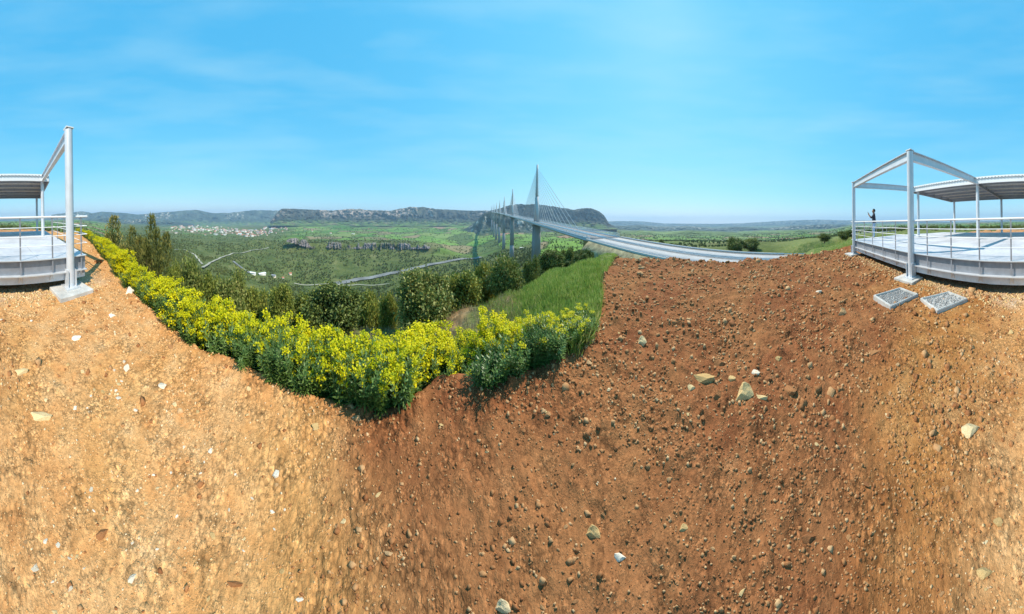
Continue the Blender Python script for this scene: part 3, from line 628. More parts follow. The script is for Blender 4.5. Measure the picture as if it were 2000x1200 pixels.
# pylon in its own frame: x along the bridge, z up from the deck
MAST = loft([octo(0, 7.2, 4.7, 36), octo(0, 5.0, 4.3, 52), octo(0, 4.2, 3.7, 70), octo(0, 3.0, 2.6, 87)], M['viaduct_steel'], 'pylon')
PLEG = [loft([octo(sg * 9.5, 4.4, 5.4, 0), octo(sg * 5.6, 4.0, 5.1, 18), octo(sg * 1.9, 3.7, 4.75, 38)], M['viaduct_steel'], 'pylon_leg') for sg in (-1, 1)]
CABLES = []
for sg in (-1, 1):
    for k in range(11):
        ds = sg * (32 + 12.2 * k); mb = MB().tube((sg * 1.5, 0, 46 + 3.5 * k), (ds, 0, 0.4 + 0.04 * ds), 0.27, 0.27, 5); CABLES.append(mb.mesh('stay_cable', M['viaduct_steel']))
for k in range(7):
    s = 288 + 342 * k; p = axis(s); q = axis(s + 5); rz = math.atan2(q.y - p.y, q.x - p.x)
    py = link('pylon', MAST, via, p, rz)
    for lm in PLEG: link('pylon_leg', lm, py)
    for cme in CABLES: link('stay_cable', cme, via, p, rz)
    zg = tz1(p.x, p.y) - 4 - p.z; top = -4.2; V = []; split = max(zg + 6, top - 90)
    lo = [octo(0, 17, 15 + 6 * min(1, max(0, -zg - 90) / 120), zg, 0.2), octo(0, 16, 14.5, split, 0.2)]
    pm = link('pier', loft(lo, M['pier'], 'pier'), via, p, rz)
    for sg in (-1, 1): link('pier_leg', loft([octo(sg * 4.6, 6.2, 14.4, split - 0.5, 0.2), octo(sg * 5.4, 4.2, 11.5, top, 0.2)], M['pier'], 'pier_leg'), pm)
ab = axis(S_AB - 1.5); qa = axis(S_AB + 3); rza = math.atan2(qa.y - ab.y, qa.x - ab.x)
MB().box((ab.x, ab.y, ab.z - 8.2), (6, 27, 11.6), rza).build('abutment', M['pier'], via)
MB().box((axis(S_AB + 10).x, axis(S_AB + 10).y, deck_z(S_AB + 10) - 12.5), (4, 14, 16), rza).build('abutment_pier', M['pier'], via)

# motorway on its embankment, towards and past the camera
mw = empty('motorway', (0, 0, 0)); tag(mw, kind='structure')
S0 = -75.0
sweep('embankment', [(-18, -0.15), (18, -0.15), (30, -9), (-30, -9)], S0, S_AB - 4.6, 9, M['bank'], mw)
sweep('road_surface', [(-16, 0.0), (16, 0.0), (16, -0.14), (-16, -0.14)], S0, S_AB - 0.2, 9, M['asphalt'], mw)
M['asphalt_pale'] = mat_plain('asphalt_pale', (0.33, 0.335, 0.345), 0.9, 0, 0.10, 0.2)
for v0, v1 in ((-12.9, -2.0), (2.0, 12.9)): sweep('carriageway', [(v0, 0.03), (v1, 0.03), (v1, 0.01), (v0, 0.01)], S0, S_AB - 0.3, 9, M['asphalt_pale'], mw)
for v in (-12.4, -2.6, 2.6, 12.4): sweep('edge_line', [(v - 0.13, 0.045), (v + 0.13, 0.045), (v + 0.13, 0.035), (v - 0.13, 0.035)], S0, S_AB - 0.4, 9, M['paint'], mw)
for v in (-9.0, -5.8, 5.8, 9.0):
    for s in np.arange(S0 + 1, S_AB - 6, 13.0): sweep('lane_dash', [(v - 0.1, 0.045), (v + 0.1, 0.045), (v + 0.1, 0.035), (v - 0.1, 0.035)], s, s + 3.5, 3.5, M['paint'], mw)
for v in (-15.2, -1.4, 1.4, 15.2):
    g = sweep('guard_rail', [(v - 0.05, 0.45), (v + 0.05, 0.45), (v + 0.05, 0.82), (v - 0.05, 0.82)], S0, S_AB, 9, M['galv'], mw)
    for s in np.arange(S0, S_AB, 4.0): 
        p = axis(s, v); MB().box((p.x, p.y, p.z + 0.22), (0.12, 0.12, 0.46)).build('rail_post', M['galv_dark'], g)
sweep('parapet', [(-17.3, -0.4), (-16.5, -0.4), (-16.5, 0.75), (-17.3, 0.75)], 18, S_AB, 9, M['concrete'], mw)
sweep('parapet', [(16.5, -0.4), (17.3, -0.4), (17.3, 0.75), (16.5, 0.75)], -20, S_AB, 9, M['concrete'], mw)

# ------------------------------------------------------------------ viewing platform with half open roof
GZ, FZ, RZ_ = -EYE, -1.0, 1.95
plat = empty('viewing_platform', (3.0, -9.0, GZ), 0, 'white steel viewing platform with railing, open frames and corrugated canopy', 'platform')
OFF = -Vector((3.0, -9.0, GZ))
def pp(x, y, z): return Vector((x, y, z)) + OFF
fl = [(-2.62, -4.64), (3.95, -4.90), (9.9, -5.70), (10.3, -10.3), (8.0, -14.9), (-4.2, -14.9)]
def lx(y): return np.interp(y, [-14.9, -4.64], [-4.2, -2.62])
def rx(y): return np.interp(y, [-14.9, -10.3, -5.7], [8.0, 10.3, 9.9])
def fy(x): return float(np.interp(x, [-2.62, 3.95, 9.9], [-4.64, -4.90, -5.70]))
cuts = [-4.3, -1.1, 2.3, 5.4, 10.4]
for i in range(4):      # cast slabs with narrow joints
    a, b = cuts[i] + 0.006, cuts[i + 1] - 0.006
    ring = []
    xs_ = [max(a, -2.62), min(b, 9.9)] if i in (0, 3) else [a, b]
    if i == 0: ring = [(-2.62, -4.64), (b, fy(b)), (b, -14.9), (-4.2, -14.9)]
    elif i == 3: ring = [(a, fy(a)), (9.9, -5.7), (10.3, -10.3), (8.0, -14.9), (a, -14.9)]
    else:
        ring = [(a, fy(a))] + ([(3.95, -4.90)] if a < 3.95 < b else []) + [(b, fy(b)), (b, -14.9), (a, -14.9)]
    MB().poly([tuple(pp(x, y, 0).to_2d()) for x, y in ring], FZ - 0.06 - GZ, FZ - GZ).build('floor_slab', M['floor'], plat)
FR = [Vector((-2.62, -4.60, 0)), Vector((3.95, -4.86, 0)), Vector((9.9, -5.66, 0))]
def edge_run(name, a, b, zt, zb, w, mat, out=0.0):
    d = (b - a).normalized(); n = Vector((-d.y, d.x, 0)); 
    return MB().bar(pp(a.x + n.x * out, a.y + n.y * out, (zt + zb) / 2), pp(b.x + n.x * out, b.y + n.y * out, (zt + zb) / 2), w, zt - zb).build(name, mat, plat)
BR = Vector((10.3, -10.3, 0)); BL = Vector((-4.2, -14.9, 0)); BR2 = Vector((8.0, -14.9, 0)); FLc = FR[0]
for a, b in ((FR[0], FR[1]), (FR[1], FR[2])):
    edge_run('edge_beam', a, b, FZ - 0.02, FZ - 0.36, 0.02, M['galv_dark'])
    edge_run('top_flange', a, b, FZ + 0.005, FZ - 0.018, 0.12, M['galv'], 0.05)
    edge_run('bottom_flange', a, b, FZ - 0.362, FZ - 0.385, 0.16, M['galv'], 0.06)
    edge_run('fascia', a, b, FZ - 0.39, FZ - 0.60, 0.03, M['fascia'], -0.03)
for a, b in ((FR[2], BR), (BR, BR2), (BR2, BL), (BL, FLc)): edge_run('edge_beam', a, b, FZ - 0.062, FZ - 0.5, 0.10, M['galv_dark'], -0.06)
PA, PB, PC = Vector((-2.05, -4.50, 0)), Vector((3.95, -4.74, 0)), Vector((9.45, -5.50, 0))
PE, PH, PD = Vector((2.85, -9.8, 0)), Vector((-2.62, -9.75, 0)), Vector((7.5, -9.9, 0))
PF_, PG, PI = Vector((6.55, -14.4, 0)), Vector((2.0, -14.5, 0)), Vector((-3.35, -14.5, 0))
RB = 1.66
for p, r0, base, top in ((PA, .125, GZ + .1, RZ_ + .245), (PB, .125, GZ + .1, RZ_ + .245), (PC, .115, GZ + .1, RZ_ + .245), (PE, .105, FZ, RZ_ - .1), (PH, .105, FZ, RZ_ - .1), (PD, .10, FZ, RZ_ - .1), (PF_, .10, FZ, RB - .12), (PG, .10, FZ, RB - .12), (PI, .10, FZ, RB - .12)):
    po = MB().tube(pp(p.x, p.y, base), pp(p.x, p.y, top), r0, r0, 24).build('post', M['post_steel'], plat, True)
    if base == FZ: MB().box(pp(p.x, p.y, FZ + 0.012), (.34, .34, .022)).build('base_plate', M['galv'], po)
    else:
        MB().box(pp(p.x, p.y + 0.02, GZ + .115), (.46, .46, .03)).build('base_plate', M['galv'], po)
        for sg in (-1, 1): MB().bar(pp(p.x + sg * .13, p.y + .02, GZ + .13), pp(p.x + sg * .128, p.y + .02, FZ - .3), .02, .26, (0, 1, 0)).build('gusset', M['galv'], po)
def rbeam(a, b, za, zb, h=.30, w=.16, nm='roof_beam', mat='post_steel'):
    o = MB().ibeam(pp(a.x, a.y, za), pp(b.x, b.y, zb), w, h, .022).build(nm, M[mat], plat); return o
rbeam(PB, PC, RZ_ + .12, RZ_ + .12); rbeam(PB, PE, RZ_ + .121, RZ_ + .05); rbeam(PA, PH, RZ_ + .12, RZ_ + .05); rbeam(PC, PD, RZ_ + .119, RZ_ + .05)
for p in (PA, PB, PC): MB().box(pp(p.x, p.y, RZ_ + .286), (.24, .24, .025)).build('cap_plate', M['steel_white'], plat)
# canopy between the second and third row of posts
c0, c1, c2, c3 = Vector((-2.95, -9.45, 0)), Vector((7.95, -9.6, 0)), Vector((7.0, -14.8, 0)), Vector((-3.75, -14.9, 0))
MB().bar(pp(c0.x, c0.y, RZ_ + .06), pp(c1.x, c1.y, RZ_ + .06), .10, .34).build('canopy_beam', M['steel_white'], plat)
MB().bar(pp(c3.x, c3.y, RB + .0), pp(c2.x, c2.y, RB + .0), .10, .24).build('canopy_beam', M['galv_dark'], plat)
MB().bar(pp(c0.x, c0.y - .06, RZ_ + .0), pp(c3.x, c3.y + .06, RB), .10, .26).build('canopy_beam', M['galv_dark'], plat)
MB().bar(pp(c1.x, c1.y - .06, RZ_ + .0), pp(c2.x, c2.y + .06, RB), .10, .26).build('canopy_beam', M['galv_dark'], plat)
for t in (.12, .31, .5, .69, .88):
    a = c0.lerp(c3, t); b = c1.lerp(c2, t); z = (RZ_ + .02) * (1 - t) + RB * t
    MB().bar(pp(a.x + .06, a.y, z), pp(b.x - .06, b.y, z), .08, .14).build('purlin', M['galv_dark'], plat)
for xx, pt, pb in ((0.5, PE, PG),): rbeam(PE, PG, RZ_ - .07, RB - .1, .16, .10, 'canopy_rafter', 'galv_dark')
def corrugated():
    nx = 330; V = []
    for i in range(nx + 1):
        t = i / nx; k = (i % 6); h = 0.045 if k in (0, 1, 2) else 0.0
        a = c0.lerp(c1, t); b = c3.lerp(c2, t)
        for q in np.linspace(0, 1, 4):
            p = a.lerp(b, q); V.append(pp(p.x, p.y + (.1 if q == 0 else 0), (RZ_ + .12) * (1 - q) + (RB + .12) * q + h))
    V = np.array([tuple(v) for v in V]); n = len(V); V2 = V.copy(); V2[:, 2] -= 0.012
    f = grid_faces(nx + 1, 4); return mesh_np('roof_sheet', np.concatenate([V, V2]), [f[:, ::-1], f + n], M['roof'])
link('roof_sheet', corrugated(), plat)
# footings
for p, w in ((PA, 1.05), (PB, .85), (PC, .85)):
    MB().box(pp(p.x + .05, p.y + .12, GZ + .0), (w, w * .8, .2), .06, .015).build('footing', M['concrete'], plat)
for x in (1.0, 6.7): MB().box(pp(x, fy(x) - .9, GZ + .1), (.5, .5, .55)).build('footing', M['concrete'], plat)
# railing
rail = empty('railing', (0, 0, 0)); rail.parent = plat
runs = [(Vector((-2.66, -4.52, 0)), FR[1] + Vector((0, .09, 0))), (FR[1] + Vector((0, .09, 0)), FR[2] + Vector((0.03, .09, 0))), (FR[2] + Vector((0.03, .09, 0)), BR + Vector((.05, 0, 0))), (Vector((-2.66, -4.52, 0)), BL + Vector((.9, 5.0, 0)))]
for ri, (a, b) in enumerate(runs):
    for h, r0 in ((0.0, .026), (-.25, .011), (-.47, .011), (-.70, .009)):
        MB().tube(pp(a.x, a.y, h + 0.02), pp(b.x, b.y, h + 0.02), r0, r0, 8).build('rail', M['steel_white'], rail, True)
    n = max(2, round((b - a).length / (0.98 if ri < 2 else 1.3)))
    for i in range(n if ri < 2 else n + 1):
        if ri >= 2 and i == 0: continue
        p = a.lerp(b, (i + (0.22 if ri == 0 else 0.0)) / n)
        bl = MB().bar(pp(p.x, p.y, 0.0), pp(p.x, p.y, FZ - .34), .045, .012, (0, 1, 0)).build('baluster', M['galv_dark'], rail)
        if ri < 2:
            for sg in (-1, 1): MB().bar(pp(p.x, p.y - .01, FZ - .36), pp(p.x + sg * .07, p.y - .12, FZ - .585), .03, .02, (0, 1, 0)).build('bracket', M['galv'], bl)

# gravel filled concrete frames in the ground
def stone_mesh(name, mat, seed, sub=2, flat=0.65, jag=0.28):
    bm = bmesh.new(); bmesh.ops.create_icosphere(bm, subdivisions=sub, radius=0.5); rs = random.Random(seed); off = rs.random() * 50
    pl = [(Vector((rs.gauss(0, 1), rs.gauss(0, 1), rs.gauss(0, 1))).normalized(), rs.uniform(.20, .40)) for _ in range(13)]
    for v in bm.verts:
        for n_, d in pl:
            t = v.co.dot(n_)
            if t > d: v.co -= n_ * (t - d)
        v.co *= 1 + jag * float(vnoise([v.co.x * 4 + off], [v.co.y * 4], [v.co.z * 4], seed)[0]) * .5
        v.co.z *= flat
    me = bpy.data.meshes.new(name); bm.to_mesh(me); bm.free(); me.materials.append(mat); return me

def mini_stones(name, mat, P, S, seed, parent=None, squash=False):
    """many small angular stones in one mesh"""
    r2 = np.random.default_rng(seed); n = len(P)
    base = np.array([(1, 1, 1), (-1, 1, 1), (-1, -1, 1), (1, -1, 1), (1, 1, -1), (-1, 1, -1), (-1, -1, -1), (1, -1, -1)], float) * 0.5
    q = np.array([(0, 1, 2, 3), (7, 6, 5, 4), (0, 4, 5, 1), (1, 5, 6, 2), (2, 6, 7, 3), (3, 7, 4, 0)])
    B = base[None] * (1 + r2.uniform(-.55, .3, (n, 8, 3))); B[:, :4, :2] *= r2.uniform(.45, .9, (n, 1, 1))
    B = B * np.stack([r2.uniform(.7, 1.3, n), r2.uniform(.6, 1.1, n), r2.uniform(.35, .8, n)], -1)[:, None] * np.asarray(S)[:, None, None]
    th = r2.uniform(0, 6.28, n); ti = r2.normal(0, .35, n)
    y2 = B[..., 1] * np.cos(ti)[:, None] - B[..., 2] * np.sin(ti)[:, None]; z2 = B[..., 1] * np.sin(ti)[:, None] + B[..., 2] * np.cos(ti)[:, None]
    x3 = B[..., 0] * np.cos(th)[:, None] - y2 * np.sin(th)[:, None]; y3 = B[..., 0] * np.sin(th)[:, None] + y2 * np.cos(th)[:, None]
    P = np.asarray(P, float)
    if squash:
        rr = np.hypot(P[:, 0], P[:, 1]); k = 1 - np.clip(rr / 2.2, .45, 1); ux, uy = P[:, 0] / rr, P[:, 1] / rr; d = x3 * ux[:, None] + y3 * uy[:, None]
        x3 = x3 - d * (k * ux)[:, None]; y3 = y3 - d * (k * uy)[:, None]; z2 = z2 * np.clip(rr / 1.8, .55, 1)[:, None]
    V = np.stack([x3, y3, z2], -1) + P[:, None]
    me = mesh_np(name, V.reshape(-1, 3), (q[None] + (np.arange(n) * 8)[:, None, None]).reshape(-1, 4), mat)
    return link(name, me, parent)
def gframe(corners, label):
    C = [Vector(on_ground(*c, z=-EYE + .10)) for c in corners]; cen = sum(C, Vector()) / 4
    root = empty('drain_frame', (cen.x, cen.y, GZ), 0, label, 'drain frame', 'concrete frames in the dirt')
    bm = bmesh.new(); rings = []
    for k, z in ((1.0, -.12), (1.0, .10), (.88, .10), (.88, .0)): rings.append([bm.verts.new(((c.x - cen.x) * k, (c.y - cen.y) * k, z)) for c in C])
    for a in range(3):
        for i in range(4): bm.faces.new((rings[a][i], rings[a][(i + 1) % 4], rings[a + 1][(i + 1) % 4], rings[a + 1][i]))
    bmesh.ops.recalc_face_normals(bm, faces=bm.faces)
    es = [e for e in bm.edges if len(e.link_faces) == 2]; bmesh.ops.bevel(bm, geom=es, offset=.012, segments=2, affect='EDGES')
    me = bpy.data.meshes.new('frame'); bm.to_mesh(me); bm.free(); me.materials.append(M['concrete']); link('frame', me, root)
    mb = MB(); mb.poly([((c.x - cen.x) * .9, (c.y - cen.y) * .9) for c in C], -.05, .062); mb.build('fill', M['gravel_grey'], root)
    U = rng.random((420, 2)); P = []
    for u, v in U:
        p = C[0].lerp(C[1], u).lerp(C[3].lerp(C[2], u), v); P.append(((p.x - cen.x) * .86, (p.y - cen.y) * .86, .066))
    tag(mini_stones('gravel', M['gravel_grey'], P, rng.uniform(.02, .045, 420), 5, root), kind='stuff')
gframe([(1704, 576), (1757, 561), (1792, 574), (1738, 598)], 'square concrete frame filled with grey gravel, farther from the platform canopy')
gframe([(1795, 582), (1851, 569), (1888, 583), (1828, 606)], 'square concrete frame filled with grey gravel, nearer the platform edge')
bpy.data.objects['drain_frame']['label'] = 'square gravel filled concrete frame in the dirt, the left one of two'
bpy.data.objects['drain_frame.001']['label'] = 'square gravel filled concrete frame in the dirt, the right one of two'

# ------------------------------------------------------------------ person taking a picture
def build_person():
    bp = at(1707, 12.2); head = math.radians(37); root = empty('person', (bp.x, bp.y, FZ), -head, 'person in dark shirt and light jeans raising a phone on the platform', 'person')
    J = {'pelvis': (0, 0, .95, .145), 'belly': (0, .01, 1.1, .14), 'chest': (0, 0, 1.32, .155), 'neck0': (0, .0, 1.50, .07), 'neck': (0, .02, 1.56, .055), 'head': (0, .035, 1.66, .09), 'crown': (0, .03, 1.76, .075)}
    E = [('pelvis', 'belly'), ('belly', 'chest'), ('chest', 'neck0'), ('neck0', 'neck'), ('neck', 'head'), ('head', 'crown')]
    for s, n in ((-1, 'l'), (1, 'r')):
        J.update({n + 'sh': (s * .185, 0, 1.43, .068), n + 'el': (s * .23, .20, 1.24, .05), n + 'wr': (s * .10, .37, 1.44, .034), n + 'hd': (s * .075, .40, 1.51, .036),
                  n + 'hip': (s * .095, 0, .90, .095), n + 'kn': (s * .115, .025, .49, .065), n + 'an': (s * .12, -.02, .09, .045), n + 'to': (s * .135, .15, .035, .035)})
        E += [('chest', n + 'sh'), (n + 'sh', n + 'el'), (n + 'el', n + 'wr'), (n + 'wr', n + 'hd'), ('pelvis', n + 'hip'), (n + 'hip', n + 'kn'), (n + 'kn', n + 'an'), (n + 'an', n + 'to')]
        for f, (dx, dz) in enumerate(((.03, .02), (.012, .045), (-.006, .05), (-.022, .04), (-.04, -.005))):
            J['%sf%d' % (n, f)] = (s * (.075 - dx * .6), .43, 1.54 + dz, .009); J['%sg%d' % (n, f)] = (s * (.05 - dx * .6), .455, 1.555 + dz, .008); E += [(n + 'hd', '%sf%d' % (n, f)), ('%sf%d' % (n, f), '%sg%d' % (n, f))]
    ks = list(J); me = bpy.data.meshes.new('body'); me.from_pydata([J[k][:3] for k in ks], [(ks.index(a), ks.index(b)) for a, b in E], [])
    o = bpy.data.objects.new('body_src', me); COL.objects.link(o); o.modifiers.new('skin', 'SKIN'); sv = me.skin_vertices[0].data
    for i, k in enumerate(ks): g = 1.34 if not k[1:2] in 'fg' or k in ('pelvis', 'belly', 'chest', 'neck0', 'neck', 'head', 'crown') else 1.0; sv[i].radius = (J[k][3] * g, J[k][3] * g * (.85 if k in ('chest', 'belly', 'pelvis') else 1)); sv[i].use_root = (k == 'pelvis')
    o.modifiers.new('sub', 'SUBSURF').levels = 2
    dg = bpy.context.evaluated_depsgraph_get(); m2 = bpy.data.meshes.new_from_object(o.evaluated_get(dg)); bpy.data.objects.remove(o)
    m2.name = 'body'; m2.materials.clear()
    for m in ('shirt', 'jeans', 'skin', 'black'): m2.materials.append(M[m])
    for p in m2.polygons:
        c = p.center; p.use_smooth = True
        p.material_index = 3 if c.z < .085 else 1 if c.z < .93 else 2 if (c.z > 1.535 or (c.y > .27)) else 0
    body = link('body', m2, root)
    bm = bmesh.new(); bmesh.ops.create_icosphere(bm, subdivisions=3, radius=.115, matrix=Matrix.Translation((0, .005, 1.70)) @ Matrix.Diagonal((.86, 1.02, 1.05, 1)))
    for v in list(bm.verts):
        if v.co.y > .06 and v.co.z < 1.74: bm.verts.remove(v)
    hm = bpy.data.meshes.new('hair'); bm.to_mesh(hm); bm.free(); hm.materials.append(M['hair']); link('hair', hm, root)
    for s in (-1, 1): MB().tube((s * .035, .118, 1.68), (s * .035, .126, 1.68), .011, .009, 8).build('eye', M['black'], root)
    MB().tube((0, .115, 1.67), (0, .145, 1.635), .008, .016, 6).build('nose', M['skin'], root)
    MB().box((0, .115, 1.598), (.05, .012, .01)).build('mouth', M['earth'], root)
    ph = Matrix.Rotation(-head, 4, 'Z') @ Vector((0, .455, 1.60))
    t = empty('phone', (bp.x + ph.x, bp.y + ph.y, FZ + ph.z), -head, 'dark phone held up by the person on the platform', 'phone')
    MB().box((0, 0, 0), (.15, .012, .085), 0, .004).build('case', M['black'], t); MB().box((0, -.0075, 0), (.138, .002, .073)).build('screen', M['slate'], t)
build_person()

# ------------------------------------------------------------------ foliage builders
def leaf_quads(C, D, W, Ln, Wd, curl=0.15):
    """diamond leaves: base C, direction D, side W"""
    D = D / (np.linalg.norm(D, axis=1, keepdims=True) + 1e-9); W = W - D * np.sum(W * D, 1, keepdims=True); W = W / (np.linalg.norm(W, axis=1, keepdims=True) + 1e-9)
    Nn = np.cross(D, W); Ln = Ln[:, None]; Wd = Wd[:, None]
    V = np.stack([C, C + D * Ln * .45 + W * Wd * .5 + Nn * Ln * curl * .5, C + D * Ln, C + D * Ln * .45 - W * Wd * .5 + Nn * Ln * curl * .5], 1)
    n = len(C); return V.reshape(-1, 3), np.arange(n * 4).reshape(-1, 4)
def rdir(n, r_): v = r_.normal(size=(n, 3)); return v / np.linalg.norm(v, axis=1, keepdims=True)
def crown_mesh(name, seed, n, mat, lobes=26, leaf=.05, flat=1.0, low=.12):
    """a bushy crown about 1 high and 1 wide standing on z = 0, uneven lobes with gaps between"""
    r_ = np.random.default_rng(seed); P = []
    cs = []
    while len(cs) < lobes:
        d = rdir(1, r_)[0]; k = r_.uniform(.15, 1) ** .5; c = d * np.array([.36, .36, .36]) * k + np.array([0, 0, .52]); 
        if c[2] > low: cs.append((c, r_.uniform(.10, .19)))
    per = n // lobes
    for c, s in cs:
        d = rdir(per, r_); rad = s * (r_.uniform(0, 1, per) ** .38) * (1 + .35 * r_.normal(size=per).clip(-1, 1.6))
        q = c + d * rad[:, None] * np.array([1, 1, .85]); P.append(np.concatenate([q, d], 1))
    P = np.concatenate(P); C = P[:, :3]; C[:, 2] = np.maximum(C[:, 2], .01); nrm = P[:, 3:]
    D = rdir(len(C), r_) * .9 + nrm * .6 + np.array([0, 0, .25]); W = rdir(len(C), r_)
    V, f = leaf_quads(C, D, W, r_.uniform(.7, 1.3, len(C)) * leaf, r_.uniform(.5, .8, len(C)) * leaf)
    return mesh_np(name, V, f, mat)
def conifer_mesh(name, seed, n, mat):
    r_ = np.random.default_rng(seed); tips = [(0, 0, 1.0)] + [(r_.uniform(-.3, .3), r_.uniform(-.3, .3), r_.uniform(.55, .92)) for _ in range(5)]
    P, Nn = [], []
    for tx, ty, h in tips:
        m = n // 6; t = r_.uniform(0, 1, m) ** .8; a = r_.uniform(0, 6.283, m); rad = (.25 * (1 - t) ** .42 + .015) * r_.uniform(.3, 1.15, m) * (1 + .3 * np.sin(a * 3 + t * 19))
        P.append(np.stack([tx * (.4 + .6 * t) + np.cos(a) * rad, ty * (.4 + .6 * t) + np.sin(a) * rad, .04 + t * h * .96], -1)); Nn.append(np.stack([np.cos(a), np.sin(a), np.full(m, .9)], -1))
    C = np.concatenate(P); D = np.concatenate(Nn) + rdir(len(C), r_) * .6
    V, f = leaf_quads(C, D, rdir(len(C), r_), r_.uniform(.03, .06, len(C)), r_.uniform(.012, .025, len(C))); return mesh_np(name, V, f, mat)
def trunk_mesh(name, seed, h=.45, limbs=5, r0=.035):
    rs = random.Random(seed); mb = MB(); mb.tube((0, 0, -.25), (rs.uniform(-.02, .02), 0, h * .55), r0 * 1.25, r0 * .85, 8); top = Vector((0, 0, h * .5))
    for k in range(limbs):
        a = 6.283 * k / limbs + rs.uniform(-.4, .4); e = Vector((math.cos(a) * rs.uniform(.15, .3), math.sin(a) * rs.uniform(.15, .3), h + rs.uniform(.05, .3)))
        m = top.lerp(e, .5) + Vector((0, 0, -.03)); mb.tube(top + Vector((0, 0, rs.uniform(-.1, .02))), m, r0 * .6, r0 * .4, 6); mb.tube(m, e, r0 * .4, r0 * .15, 6)
    return mb.mesh(name, M['bark'], True)
TR = [trunk_mesh('trunk', k) for k in range(3)]
CR = [crown_mesh('crown', 100 + k, 13500, M['oak'] if k < 2 else M['oak_light'], 26 + 5 * k, .045) for k in range(4)]
CO = [conifer_mesh('crown', 200 + k, 9000, M['conifer']) for k in range(2)]
def tree(name, label, cat, px, r, top_y, width_px, crown, group=None, k=0):
    p = at(px, r); z = tz1(p.x, p.y); h = zz(px, top_y, r) - z; w = width_px * math.pi / 1000 * r
    root = empty(name, (p.x, p.y, z - .05), rng.uniform(0, 6.28), label, cat, group)
    tag(link('crown', crown, root, (0, 0, -.10 * h), 0, (w / .92, w / .92, h / .87)), kind='stuff'); link('trunk', TR[k % 3], root, (0, 0, 0), 0, (w * .9, w * .9, h))
    return root
tree('juniper_tree', 'tall ragged juniper rising above the flowers nearest the railing', 'tree', 222, 21, 430, 84, CO[0])
tree('juniper_tree', 'slim pointed juniper right of the bushier one, behind the spurge', 'tree', 297, 16, 433, 72, CO[1])
tree('juniper_tree', 'short juniper between the two tall ones behind the spurge', 'tree', 258, 19, 452, 70, CO[1])
tree('leafy_bush', 'low bush at the foot of the slim juniper', 'bush', 335, 13, 510, 50, CR[2])
for px, r, ty, w, c, lab in ((372, 13, 505, 66, 1, 'dark bush behind the flowers, first right of the junipers'), (412, 12, 530, 56, 2, 'round bush behind the flowers above the white road bend'), (452, 11.5, 528, 74, 0, 'dark green bush left of the farm sheds'),
        (500, 12.5, 556, 66, 3, 'olive green bush just below the farm sheds'), (548, 10.5, 548, 62, 2, 'yellowish bush below the red field by the sheds'), (596, 14, 572, 66, 3, 'pale green bush left of the dark oak thicket'),
        (655, 10.5, 552, 116, 1, 'wide dark oak thicket behind the middle of the spurge'), (726, 15, 566, 66, 3, 'low pale bush in the gap left of the big oak'), (760, 13, 562, 44, 2, 'narrow bush touching the left side of the big oak'),
        (828, 10.6, 523, 118, 0, 'big rounded holm oak bush, largest below the slope'), (905, 13, 520, 92, 2, 'holm oak bush right behind the big one'), (948, 17, 505, 62, 3, 'bush under the shadow of the viaduct deck'),
        (990, 14.5, 498, 84, 1, 'broad oak bush left of the nearest pier'), (1040, 21, 500, 38, 0, 'small dark bush at the foot of the nearest pier'), (1078, 24, 485, 56, 1, 'dark ragged bush right of the nearest pier'), (1108, 30, 481, 34, 0, 'dark bush above the top of the grass slope'),
        (1437, 124, 463, 36, 0, 'left of two dark round trees beside the motorway'), (1467, 126, 465, 36, 1, 'right of two dark round trees beside the motorway'), (1292, 190, 466, 14, 2, 'lone small tree far beyond the motorway'), 
        (1610, 90, 456, 34, 1, 'dark shrub on the ridge near the platform corner'), (1652, 70, 450, 40, 0, 'dark bush just left of the platform corner post')):
    tree('oak_bush' if c < 2 else 'leafy_bush', lab, 'bush' if r < 60 else 'tree', px, r, ty, w, CR[c], None, c)

